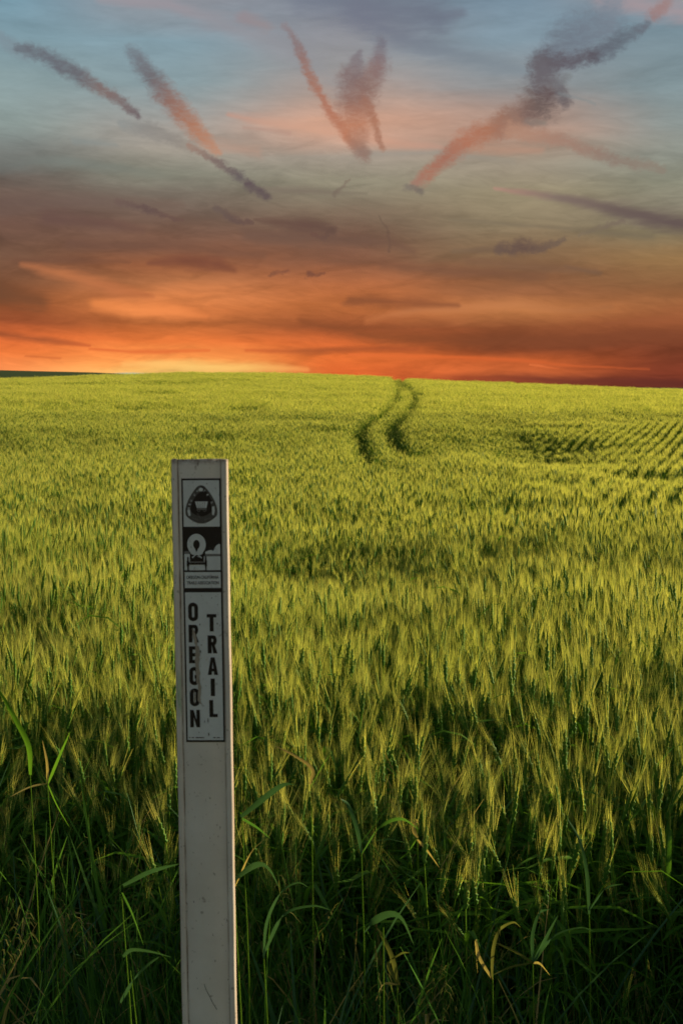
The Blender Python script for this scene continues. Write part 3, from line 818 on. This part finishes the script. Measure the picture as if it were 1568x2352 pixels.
PL = [
 ('wheat_plant', 'wheat plant right of the post with a pale sunlit drooping leaf', (xat(700, 4.3), 4.3), (715, 1850, 4.25),
  [([(712,1800,4.25),(718,1768,4.22),(680,1738,4.2),(632,1713,4.18)], .0055, M_DRY_LIT, .6), ([(712,1810,4.25),(745,1750,4.3),(770,1720,4.3)], .004, M_LEAF, .5)]),
 ('grass_plant', 'broad blue-green leaf bent beside the post halfway down', (xat(560, 3.6), 3.6), (556, 1880, 3.6),
  [([(553,1876,3.6),(611,1829,3.55),(653,1801,3.5),(680,1803,3.48)], .0085, M_BLUE, .7), ([(556,1880,3.6),(590,1900,3.55),(620,1925,3.5)], .004, M_GRASS, .3)]),
 ('grass_plant', 'blue-green blade arching over and down just right of the post', (xat(548, 2.9), 2.9), (538, 2045, 2.9),
  [([(538,2020,2.9),(575,1992,2.88),(602,1984,2.86),(622,2000,2.85),(642,2040,2.84)], .0075, M_BLUE, .5), ([(540,2035,2.9),(575,1960,2.9),(610,1925,2.92)], .003, M_DRY_LIT, .3)]),
 ('grass_plant', 'thin dark blade curving over in an arch low right of the post', (xat(610, 3.0), 3.0), (606, 2200, 3.0),
  [([(605,2200,3.0),(612,2120,3.0),(643,2052,2.98),(682,2027,2.96),(712,2040,2.95)], .0042, M_BLUE, .4), ([(606,2190,3.0),(650,2102,2.97),(715,2080,2.95),(760,2090,2.93)], .0055, M_BLUE, .5)]),
 ('wheat_plant', 'upright wheat stalk with a small folded leaf catching sunlight', (xat(955, 4.4), 4.4), (957, 1890, 4.4),
  [([(958,1925,4.4),(950,1905,4.38),(957,1884,4.36),(962,1900,4.35)], .007, M_DRY_LIT, .8), ([(958,1928,4.4),(982,1955,4.37),(1008,1992,4.33)], .005, M_DRY_LIT, .4), ([(957,1928,4.4),(935,1960,4.42),(915,1975,4.42)], .004, M_LEAF, .4)]),
 ('grass_plant', 'star-shaped grass plant with long leaves arching from one point', (xat(1223, 3.7), 3.7), (1223, 2212, 3.65),
  [([(1223,2212,3.65),(1250,2160,3.63),(1280,2103,3.6)], .0055, M_BLUE, .3), ([(1223,2212,3.65),(1222,2150,3.63),(1238,2098,3.6),(1262,2088,3.57)], .005, M_BLUE, .4),
   ([(1223,2212,3.65),(1180,2185,3.6),(1130,2162,3.55)], .0035, M_SEED, .4), ([(1223,2212,3.65),(1172,2222,3.6),(1126,2242,3.55)], .0042, M_SEED, .5),
   ([(1223,2212,3.65),(1240,2214,3.6),(1262,2240,3.55)], .003, M_DRY_LIT, .4), ([(1223,2212,3.65),(1270,2150,3.6),(1330,2130,3.58),(1366,2140,3.55)], .005, M_BLUE, .6)]),
 ('grass_plant', 'yellowing blade leaning over the shaded grass at lower centre', (xat(905, 3.4), 3.4), (912, 2262, 3.4),
  [([(914,2262,3.4),(900,2200,3.38),(880,2155,3.35),(866,2132,3.33)], .0062, M_SEED, .5), ([(912,2262,3.4),(892,2215,3.38),(920,2190,3.36),(940,2188,3.34)], .0045, M_SEED, .5),
   ([(912,2262,3.4),(880,2262,3.37),(862,2300,3.34)], .004, M_DRY_LIT, .3)]),
 ('grass_plant', 'pair of drooping ochre blades left of the star-shaped grass', (xat(1125, 3.5), 3.5), (1130, 2200, 3.5),
  [([(1128,2250,3.5),(1132,2180,3.48),(1148,2135,3.45),(1178,2118,3.42),(1195,2130,3.4)], .0045, M_SEED, .5), ([(1130,2250,3.5),(1100,2200,3.5),(1092,2160,3.48),(1096,2235,3.44)], .0045, M_DRY_LIT, .5)]),
 ('wheat_plant', 'wheat plant with forked lit leaves near the left edge', (xat(108, 4.2), 4.2), (110, 1800, 4.2),
  [([(110,1800,4.2),(135,1740,4.17),(162,1680,4.14)], .0065, M_LEAF, .4), ([(110,1800,4.2),(108,1750,4.18),(98,1700,4.16)], .0045, M_DRY_LIT, .4),
   ([(110,1800,4.2),(70,1808,4.15),(24,1830,4.1)], .004, M_DRY_LIT, .3), ([(110,1800,4.2),(132,1850,4.17),(160,1900,4.14)], .003, M_LEAF, .3)]),
 ('wheat_plant', 'tall broad leaf bent over at the left edge of the picture', (xat(66, 4.0), 4.0), (70, 1780, 4.0),
  [([(70,1780,4.0),(66,1715,3.97),(40,1660,3.93),(16,1615,3.9),(-8,1575,3.87)], .0085, M_LEAF, .5)]),
 ('grass_plant', 'long blue-green blade reaching behind the post from the left', (xat(290, 3.2), 3.2), (280, 2060, 3.2),
  [([(283,2034,3.2),(336,2006,3.15),(372,1994,3.1),(412,1984,3.05)], .0055, M_BLUE, .3), ([(281,2050,3.2),(305,2100,3.2),(330,2170,3.18)], .003, M_GRASS, .3)]),
 ('grass_plant', 'low pair of arched dark green blades at lower left of the post', (xat(330, 2.95), 2.95), (300, 2230, 2.95),
  [([(283,2197,2.95),(304,2181,2.93),(350,2186,2.9),(396,2199,2.88)], .0045, M_BLUE, .3), ([(276,2302,2.95),(307,2250,2.92),(340,2215,2.9),(370,2195,2.88)], .006, M_BLUE, .4)]),
 ('grass_plant', 'broad folded dark leaf low in the shade at lower centre', (xat(860, 3.2), 3.2), (880, 2130, 3.2),
  [([(835,2142,3.2),(862,2112,3.18),(898,2098,3.15),(925,2112,3.12),(950,2170,3.1)], .010, M_BLUE, .4)]),
 ('grass_plant', 'blue-green blade twisting up through shaded grass at right', (xat(1360, 3.9), 3.9), (1352, 2100, 3.9),
  [([(1352,2100,3.9),(1346,2000,3.88),(1330,1930,3.85),(1302,1880,3.8)], .0055, M_BLUE, .8), ([(1352,2090,3.9),(1390,2040,3.88),(1430,2030,3.85)], .004, M_BLUE, .4)]),
 ('grass_plant', 'tall straight blade standing in shadow below the lit wheat edge', (xat(826, 3.8), 3.8), (830, 1960, 3.8),
  [([(830,1960,3.8),(818,1900,3.8),(800,1850,3.78),(782,1835,3.75)], .006, M_BLUE, .8), ([(830,1960,3.8),(870,1900,3.8),(920,1880,3.77),(962,1905,3.72)], .008, M_GRASS, .5)]),
]
for nm, lab, foot, top, leaves in PL:
    e, org = wild_plant(nm, lab, 'plant', foot, leaves, 'separate plants along the crop edge')
    stalk(e, org, top)
    if nm == 'wheat_plant' and 'stalk' in lab:
        pass

# ------------------------------------------------------------------ the trail marker post
Yp = 2.37
MM = 0.095 / 131 / 1.0 * (1568 / 1856)      # metres per pixel of the full photograph at the post
def post_mat():
    m_ = bpy.data.materials.new('weathered_white_fibreglass'); m_.use_nodes = True
    t = NT(m_.node_tree); b = t.n['Principled BSDF']
    tco = t.new('ShaderNodeTexCoord'); o_ = tco.outputs['Object']
    s_ = t.new('ShaderNodeSeparateXYZ'); t.l.new(o_, s_.inputs[0])
    big = t.noise(o_, 9.0, 5, 0.6)
    c = t.mix(t.rng(big, .3, .7), (0.66, 0.63, 0.58, 1), (0.79, 0.77, 0.73, 1))
    # brown stain running down the grooves and the edges
    str_v = t.v('MULTIPLY', o_, (160, 160, 14))
    sn = t.noise(str_v, 1.0, 5, .7)
    ax = t.m('ABSOLUTE', s_.outputs[0])
    groove = t.m('MULTIPLY', t.rng(t.m('ABSOLUTE', t.m('SUBTRACT', ax, 0.0358)), .0026, .0, 0, 1, True), t.rng(sn, .36, .56))
    left = t.m('LESS_THAN', s_.outputs[0], 0.0)
    groove = t.m('MULTIPLY', groove, t.rng(left, 0, 1, .55, 1.0))
    c = t.mix(t.m('MULTIPLY', groove, .9), c, (0.16, 0.085, 0.04, 1))
    edge = t.m('MULTIPLY', t.rng(ax, .036, .0475, 0, 1, True), t.rng(sn, .35, .7))
    c = t.mix(t.m('MULTIPLY', edge, .45), c, (0.36, 0.27, 0.2, 1))
    c = t.mix(t.rng(ax, .0455, .0470, 0, .75), c, (0.32, 0.22, 0.15, 1))  # brown band painted on the outer rim to tone down its sunlight
    topst = t.m('MULTIPLY', t.rng(s_.outputs[2], -.012, 0.0, 0, 1, True), t.rng(t.noise(o_, 90, 4, .7), .35, .6))
    c = t.mix(t.m('MULTIPLY', topst, .8), c, (0.12, 0.07, 0.04, 1))
    spk = t.noise(t.v('MULTIPLY', o_, (1, 1, .55)), 190.0, 3, .55)
    c = t.mix(t.rng(spk, .66, .72, 0, .75), c, (0.12, 0.09, 0.07, 1))
    spk2 = t.noise(o_, 60.0, 3, .5)
    c = t.mix(t.rng(spk2, .66, .71, 0, .55), c, (0.2, 0.17, 0.14, 1))
    # a green rub mark low on the left flange
    gz = t.m('MULTIPLY', t.rng(t.m('ABSOLUTE', t.m('ADD', s_.outputs[2], .395)), .055, .02, 0, 1, True), t.rng(t.m('ABSOLUTE', t.m('ADD', s_.outputs[0], .041)), .005, .002, 0, 1, True))
    c = t.mix(t.m('MULTIPLY', gz, t.rng(sn, .4, .6, .1, .55)), c, (0.18, 0.42, 0.2, 1))
    t.l.new(c, b.inputs['Base Color'])
    b.inputs['Roughness'].default_value = .62
    b.inputs['Specular IOR Level'].default_value = .25
    bp = t.new('ShaderNodeBump'); bp.inputs['Strength'].default_value = .25; bp.inputs['Distance'].default_value = .0008
    t.l.new(t.noise(o_, 240, 4, .6), bp.inputs['Height']); t.l.new(bp.outputs[0], b.inputs['Normal'])
    return m_
def sticker_mat(name, base, worn, amt):
    m_ = bpy.data.materials.new(name); m_.use_nodes = True
    t = NT(m_.node_tree); b = t.n['Principled BSDF']
    tco = t.new('ShaderNodeTexCoord'); o_ = tco.outputs['Object']
    n_a = t.noise(o_, 26, 5, .65); n_b = t.noise(t.v('MULTIPLY', o_, (1, 1, .6)), 150, 4, .6)
    c = t.mix(t.rng(n_a, .3, .7), base + (1,), tuple(v * .86 for v in base) + (1,))
    c = t.mix(t.rng(n_b, .62, .72, 0, amt), c, worn + (1,))
    t.l.new(c, b.inputs['Base Color'])
    b.inputs['Roughness'].default_value = .5; b.inputs['Specular IOR Level'].default_value = .3
    return m_
M_POST = post_mat()
M_WHITE = sticker_mat('decal_white', (0.70, 0.76, 0.80), (0.18, 0.17, 0.16), .7)
M_BLACK = sticker_mat('decal_black', (0.022, 0.018, 0.017), (0.16, 0.14, 0.13), .35)
M_GREY = sticker_mat('decal_grey', (0.20, 0.20, 0.20), (0.1, 0.1, 0.1), .4)
M_MUTE = sticker_mat('decal_faded_black', (0.10, 0.098, 0.095), (0.2, 0.2, 0.2), .5)
M_SCAR = sticker_mat('scraped_fibreglass', (0.40, 0.36, 0.31), (0.14, 0.11, 0.09), .8)

post = bpy.data.objects.new('marker_post', None); link(post)
tag(post, 'slender weathered white trail marker post with black and white decal', 'marker post')
tp = at(457.5, 1055, Yp)
post.location = tp
YAW, LEAN, TILT = R(-2.0), R(-0.48), R(1.2)
post.rotation_mode = 'XYZ'
# lean: the top is left of the foot; tilt: the foot stands a little nearer than the top
post.rotation_euler = (Matrix.Rotation(YAW, 3, 'Z') @ Matrix.Rotation(LEAN, 3, 'Y') @ Matrix.Rotation(TILT, 3, 'X')).to_euler()
# cross-section (x right, y away from the viewer): flat web, grooves, raised rounded flanges
prof = [(-.0345, .0006), (.0345, .0006), (.0352, .0016), (.0364, .0016), (.0371, .0002), (.0400, -.0006), (.0440, -.0006), (.0462, .0010), (.0474, .0042), (.0475, .0085), (.0462, .0120), (.0440, .0112),
        (.0405, .0052), (.034, .0042), (-.034, .0042), (-.0405, .0052), (-.0440, .0112), (-.0462, .0120), (-.0475, .0085), (-.0474, .0042), (-.0462, .0010), (-.0440, -.0006), (-.0400, -.0006), (-.0371, .0002), (-.0364, .0016), (-.0352, .0016)]
LP = 1.72
zs = [0.0, -.0015] + list(np.linspace(-.01, -LP, 90))
vs = []
for i, z in enumerate(zs):
    s_ = .975 if i == 0 else 1.0
    wob = .0006 * math.sin(z * 9.0) + .0004 * math.sin(z * 31 + 1)
    for (x, y) in prof: vs.append((x * s_ + wob * .4, y + wob, z + (0.0012 * math.sin(x * 260) if i < 2 else 0)))
n = len(prof); fs = []
for i in range(len(zs) - 1):
    for k in range(n):
        k2 = (k + 1) % n
        fs.append((i * n + k, i * n + n + k, i * n + n + k2, i * n + k2))
fs.append(tuple(range(n))); fs.append(tuple(range((len(zs) - 1) * n, len(zs) * n))[::-1])
body = mesh_obj('body', vs, fs, M_POST, post)
sm = [abs(p.normal.z) < .5 for p in body.data.polygons]
body.data.polygons.foreach_set('use_smooth', sm)

# decal: u right / v down in full-photo pixels from the decal's top left corner
UL, VT = -.0305, -.0318
def dxy(u, v, layer): return (UL + u * MM, -.0002 - layer * .00022, VT - v * MM * 1.02)
class Decal:
    def __init__(s): s.v = []; s.f = []
    def poly(s, pts, layer, th=.0003):
        b = len(s.v); n_ = len(pts)
        area = sum(pts[i][0] * pts[(i + 1) % n_][1] - pts[(i + 1) % n_][0] * pts[i][1] for i in range(n_))
        if area < 0: pts = pts[::-1]
        s.v += [dxy(u, v, layer) for u, v in pts]
        s.f.append(tuple(b + i for i in range(n_)))
    def rect(s, u0, v0, u1, v1, layer): s.poly([(u0, v0), (u1, v0), (u1, v1), (u0, v1)], layer)
    def stroke(s, pts, w, layer, closed=False):
        n_ = len(pts); rng_ = range(n_ if closed else n_ - 1)
        L_, R_ = [], []
        for i in range(n_):
            p = pts[i]; a = pts[i - 1] if (i > 0 or closed) else p; c = pts[(i + 1) % n_] if (i < n_ - 1 or closed) else p
            t1 = (p[0] - a[0], p[1] - a[1]); t2 = (c[0] - p[0], c[1] - p[1])
            l1 = math.hypot(*t1) or 1; l2 = math.hypot(*t2) or 1
            n1_ = (-t1[1] / l1, t1[0] / l1) if t1 != (0, 0) else (-t2[1] / l2, t2[0] / l2)
            n2_ = (-t2[1] / l2, t2[0] / l2) if t2 != (0, 0) else n1_
            m_ = (n1_[0] + n2_[0], n1_[1] + n2_[1]); ml = math.hypot(*m_) or 1
            m_ = (m_[0] / ml, m_[1] / ml); k_ = w / 2 / max(.35, m_[0] * n1_[0] + m_[1] * n1_[1])
            L_.append((p[0] + m_[0] * k_, p[1] + m_[1] * k_)); R_.append((p[0] - m_[0] * k_, p[1] - m_[1] * k_))
        for i in rng_:
            j = (i + 1) % n_
            s.poly([L_[i], L_[j], R_[j], R_[i]], layer)
    def build(s, name, mat, parent):
        o_ = mesh_obj(name, s.v, s.f, mat, parent)
        return o_
def arc(cx, cy, rx, ry, a0, a1, n_):
    return [(cx + rx * math.cos(R(a0 + (a1 - a0) * i / n_)), cy + ry * math.sin(R(a0 + (a1 - a0) * i / n_))) for i in range(n_ + 1)]
def glyph(d, ch, u0, v0, u1, v1, lay, w=9.0):
    U = lambda a: u0 + a * (u1 - u0); V = lambda a: v0 + a * (v1 - v0); h = w / 2
    rx = (u1 - u0) / 2 - h; cu = (u0 + u1) / 2
    if ch == 'O' or ch == 'G':
        top = arc(cu, v0 + h + rx * .95, rx, rx * .95, 180, 360, 12); bot = arc(cu, v1 - h - rx * .95, rx, rx * .95, 0, 180, 12)
        if ch == 'O': d.stroke(top + bot, w, lay, True)
        else:
            d.stroke([(u1 - h, v0 + (v1 - v0) * .36)] + top[::-1] + bot[::-1] + [(u1 - h, v0 + (v1 - v0) * .54), (cu + 1, v0 + (v1 - v0) * .54)], w, lay)
    elif ch in 'RP':
        d.rect(u0, v0, u0 + w, v1, lay)
        vm = V(.56)
        d.stroke([(u0 + w * .5, v0 + h * .9), (cu + 1, v0 + h * .9)] + arc(u1 - h - 4, (v0 + vm) / 2, 4, (vm - v0) / 2 - h * .9, -90, 90, 8) + [(u0 + w * .5, vm - h * .9)], w * .9, lay)
        d.poly([(cu - 2, vm - 2), (cu + 6, vm - 2), (u1 + 1, v1), (u1 - w, v1)], lay)
    elif ch == 'E':
        d.rect(u0, v0, u0 + w, v1, lay)
        for a in (v0, (v0 + v1) / 2 - w * .45, v1 - w * .9): d.rect(u0 + w, a, u1 - (2 if a != v0 and a < v1 - w * 1.2 else 0), a + w * .9, lay)
    elif ch == 'N':
        d.rect(u0, v0, u0 + w * .95, v1, lay); d.rect(u1 - w * .95, v0, u1, v1, lay)
        d.poly([(u0 + w * .95 - .1, v0), (u1 - w * .95 + .1, v1 - (v1 - v0) * .42), (u1 - w * .95 + .1, v1), (u0 + w * .95 - .1, v0 + (v1 - v0) * .42)], lay)
    elif ch == 'T':
        d.rect(u0, v0, u1, v0 + w * .85, lay); d.rect(cu - h, v0 + w * .85, cu + h, v1, lay)
    elif ch == 'A':
        d.poly([(u0, v1), (cu - h, v0), (cu + h * .2, v0), (u0 + w, v1)], lay)
        d.poly([(u1 - w, v1), (cu - h * .2, v0), (cu + h, v0), (u1, v1)], lay + .3)
        d.rect(U(.25), V(.64), U(.75), V(.80), lay + .6)
    elif ch == 'I': d.rect(cu - h * 1.1, v0, cu + h * 1.1, v1, lay)
    elif ch == 'L':
        d.rect(u0, v0, u0 + w, v1, lay); d.rect(u0 + w, v1 - w * .85, u1, v1, lay)
W_, H_ = 107.6, 717.0
decal = Decal(); decal.rect(0, 0, W_, H_, 1)
decal_o = decal.build('decal', M_BLACK, post); decal_o['label'] = 'long black-bordered trail decal on the post face'
d = Decal(); d.rect(4.5, 5, 103.4, 129.5, 2)
d.rect(4.5, 209.6, 103.4, 247, 2); d.rect(4.5, 252, 103.4, 295, 2); d.rect(4.5, 307, 103.4, 711.5, 2)
d.rect(4.5, 202.9, 20, 209.6, 2)
d.poly([(62, 203), (62, 197.5), (72, 193.5), (79, 192.3), (84.5, 195.5), (86.5, 190), (89.8, 184), (94, 179.5), (99.8, 176), (103.4, 177), (103.4, 203)], 2)
d.build('white_field', M_WHITE, decal_o)
# printed grey band behind the wagon
d = Decal(); d.rect(62, 203, 103.4, 209.6, 2); d.build('grey_band', M_GREY, decal_o)
d = Decal(); d.rect(4.5, 195.5, 18, 202.8, 2); d.build('grey_band', M_GREY, decal_o)
# emblem
def shield(cx, top, bot, half, corner_v, n_=10):
    """rounded triangle: apex up"""
    P = [(cx, top), (cx + half * .22, top + 3.5), (cx + half * .50, top + (corner_v - top) * .26), (cx + half * .80, top + (corner_v - top) * .57), (cx + half * .96, top + (corner_v - top) * .84),
         (cx + half, corner_v), (cx + half * .95, corner_v + (bot - corner_v) * .42), (cx + half * .55, bot - (bot - corner_v) * .2), (cx + half * .2, bot - .8), (cx, bot)]
    full = P + [(2 * cx - u, v) for u, v in P[-2:0:-1]]
    c = bez([(u, v, 0) for u, v in full] + [(full[0][0], full[0][1], 0)], 61)[:-1]
    return [(p.x, p.y) for p in c]
outer = shield(53.6, 18, 121, 43.5, 86)
midl = shield(53.6, 22, 116.5, 39, 85)
inner = shield(53.4, 36, 102, 28.5, 80)
d = Decal(); d.poly(outer, 3); d.build('emblem_rim', M_MUTE, decal_o)
d = Decal(); d.poly(inner, 4); d.poly([(53.4, 19), (60, 24), (72, 40), (84, 62), (80, 66), (53.4, 34)], 3.5); d.build('emblem_field', M_BLACK, decal_o)
d = Decal(); d.poly([(36.6, 61.7), (71.7, 61.7), (68, 79), (41.5, 79)], 5)
d.poly([(53.4, 24.5), (58.5, 27), (60, 31), (56.5, 35), (53.4, 33.5), (50.3, 35), (47, 31), (48.3, 27)], 5)
d.poly([(15.5, 84), (22.5, 83.5), (24, 99), (19.5, 101), (16, 92)], 5); d.poly([(83, 76), (89.5, 76), (90, 90), (87.5, 99.5), (83, 97)], 5)
d.build('emblem_wagon', M_WHITE, decal_o)
d = Decal()
for k_ in range(4): d.stroke([(44 + k_ * 6.6, 62.5), (46 + k_ * 5.2, 79)], .9, 6)
d.stroke(arc(46.5, 84.5, 4.2, 4.2, 0, 360, 14)[:-1], 1.2, 5, True); d.stroke(arc(63, 84.5, 4.2, 4.2, 0, 360, 14)[:-1], 1.2, 5, True)
d.rect(41.5, 79.4, 68, 84, 5.5); d.build('emblem_detail', M_GREY, decal_o)

def text_obj(name, body_, size, mat, parent, offset=0.0):
    cu = bpy.data.curves.new(name, 'FONT'); cu.body = body_; cu.size = 1.0; cu.align_x = 'CENTER'; cu.align_y = 'CENTER'; cu.offset = offset
    cu.space_character = .98
    tmp = bpy.data.objects.new(name + '_src', cu); root_col.objects.link(tmp)
    bpy.context.view_layer.update()
    dg = bpy.context.evaluated_depsgraph_get()
    me = bpy.data.meshes.new_from_object(tmp.evaluated_get(dg))
    root_col.objects.unlink(tmp); bpy.data.objects.remove(tmp)
    return me
def put_text(txts, name, mat):
    """txts: (string, u, v, width, height, angle, layer)"""
    V_, F_ = [], []
    for s_, u, v, w, h, ang, lay in txts:
        me = text_obj(name, s_, 1, mat, None, .018)
        if not len(me.vertices): continue
        co = np.array([tuple(q.co)[:2] for q in me.vertices])
        mn, mx = co.min(0), co.max(0); c_ = (mn + mx) / 2; sz = np.maximum(mx - mn, 1e-3)
        q = (co - c_) / sz * np.array([w, h])
        ca, sa = math.cos(R(ang)), math.sin(R(ang))
        b = len(V_)
        for (x, y) in q:
            y = -y
            V_.append(dxy(u + x * ca - y * sa, v + x * sa + y * ca, lay))
        F_ += [tuple(b + i for i in p.vertices) for p in me.polygons]
        bpy.data.meshes.remove(me)
    return mesh_obj(name, V_, F_, mat, decal_o)
def along(poly_pts, s0, s1, word, sz, lay):
    out_ = []
    n_ = len(word)
    for i, ch in enumerate(word):
        t = s0 + (s1 - s0) * (i + .5) / n_
        a = t * len(poly_pts); k0 = int(a) % len(poly_pts); k1 = (k0 + 1) % len(poly_pts)
        p, q = poly_pts[k0], poly_pts[k1]
        out_.append((ch, p[0], p[1], sz * (.35 if ch == 'I' else .8), sz, math.degrees(math.atan2(q[1] - p[1], q[0] - p[0])), lay))
    return out_
ring = shield(53.5, 28.5, 109.5, 34.2, 83)
put_text(along(ring, .045, .33, 'TRAIL', 6.0, 6) + along(ring, .70, .955, 'OREGON', 5.6, 6), 'emblem_lettering', M_WHITE)
put_text([('NATIONAL', 36, 108.5, 19, 3.2, 14, 6), ('HISTORIC', 71, 108.5, 19, 3.2, -14, 6)], 'emblem_small_lettering', M_GREY)
# covered wagon seen from behind
d = Decal()
ringo = arc(38.9, 178.5, 25.4, 28.6, 115, 425, 40)
d.stroke([(30, 205.5)] and arc(38.6, 177.3, 17.2, 20.5, 118, 422, 40), 16.4, 4)
d.poly([(20.5, 193), (36, 190), (38, 198), (36, 206), (27, 205), (21.5, 200)], 4.4)
d.poly([(57, 193), (42, 188), (38, 199), (36.5, 206), (50, 205.5), (56, 201)], 4.8)
d.stroke([(36, 204), (26.5, 213.5)], 3, 5.2); d.stroke([(41, 204), (52.5, 214)], 3, 5.2)
d.build('wagon_cover', M_WHITE, decal_o)
d = Decal(); d.poly([(38.5, 168), (43, 171), (45, 179), (43, 188), (38.2, 198.5), (33.6, 187), (31.7, 177.5), (34.2, 170.5)], 5.6)
d.poly([(20, 208), (25, 208), (27, 212.5), (36, 209), (50, 213), (53, 207), (58.4, 206), (57.5, 223.5), (20.5, 223.5)], 5)
d.rect(17.5, 226.5, 60.5, 231.8, 5); d.rect(12.6, 211, 16.6, 247.4, 5); d.rect(61.4, 209, 65.2, 247.4, 5); d.rect(11.2, 222, 17.6, 236, 5.3); d.rect(60.4, 220, 66.4, 236, 5.3)
d.build('wagon_box', M_BLACK, decal_o)
d = Decal(); d.rect(18, 223.9, 60, 226.2, 5.3); d.build('wagon_tailboard', M_GREY, decal_o)
put_text([('OREGON-CALIFORNIA', 54, 266, 88, 8.6, 0, 3.2), ('TRAILS ASSOCIATION', 54, 281, 88, 8.6, 0, 3.2)], 'association_lettering', M_BLACK)
d = Decal()
for ch, v0, v1 in (('O',334.6,385),('R',395,443),('E',453.5,500),('G',510,560),('O',569,618),('N',628,676)): glyph(d, ch, 12.4, v0, 39.4, v1, 4, 10.2)
for ch, u0, u1, v0, v1 in (('T',63,89.5,366,413),('R',64.5,90,424,473),('A',63.5,91.5,484,532),('I',65,88,542,590),('L',66,88.5,601,648)): glyph(d, ch, u0, v0, u1, v1, 4, 10.6)
lett = d.build('lettering', M_BLACK, decal_o); lett['label'] = 'black capitals reading OREGON TRAIL down the decal'
d = Decal()
for a, b in ((8,12),(15,22),(26,50),(75,82),(85,94)): d.rect(a, 703.2, b, 706.0, 3.5)
d.build('fine_print', M_MUTE, decal_o)
# scrape across the left column of letters, and small chips
d = Decal()
def lens_(pts, ws, lay):
    P = bez([(u, v, 0) for u, v in pts], 16); n_ = len(P)
    L_, R_ = [], []
    for i, p in enumerate(P):
        w = np.interp(i / (n_ - 1), np.linspace(0, 1, len(ws)), ws) * (.7 + .6 * random.random())
        L_.append((p.x - w, p.y)); R_.append((p.x + w, p.y))
    for i in range(n_ - 1): d.poly([L_[i], R_[i], R_[i + 1], L_[i + 1]], lay)
lens_([(24, 404), (27, 420), (31, 436), (33, 452)], [1.0, 4.6, 5.2, 2.6], 6)
lens_([(35, 452), (36, 475), (34, 500), (36, 530), (35, 556)], [4.2, 5.6, 6.2, 5.4, 3.0], 6)
lens_([(38, 545), (40, 570), (38, 600), (44, 612)], [2.5, 4.2, 3.4, 1.6], 6)
lens_([(24, 575), (27, 590), (25, 610)], [.8, 2.2, .8], 6.3)
d.build('scrape', M_SCAR, decal_o)
for u, v, a, b in ((44,394,3,6),(92,392,4,5),(47,450,3,4),(44,468,4,9),(52,660,2,8),(62,657,2.5,16),(63,695,3.5,12),(36,690,1.5,6),(50,316,1.5,5),(78,322,1.5,5),(94,340,3,3),(20,20,2,2),(70,14,3,4),(30,116,3,2),(58,562,2,3)):
    d = Decal(); d.poly([(u - a/2, v - b*.1), (u + a*.1, v - b/2), (u + a/2, v + b*.15), (u - a*.1, v + b/2)], 6.6)
    d.build('chip', M_MUTE, decal_o)
# hairline crack near the bottom of the post
d = Decal(); d.stroke([(37, 1397), (44, 1417), (52, 1432), (60, 1450), (72, 1470)], 1.6, 1); d.build('scratch', M_MUTE, post)
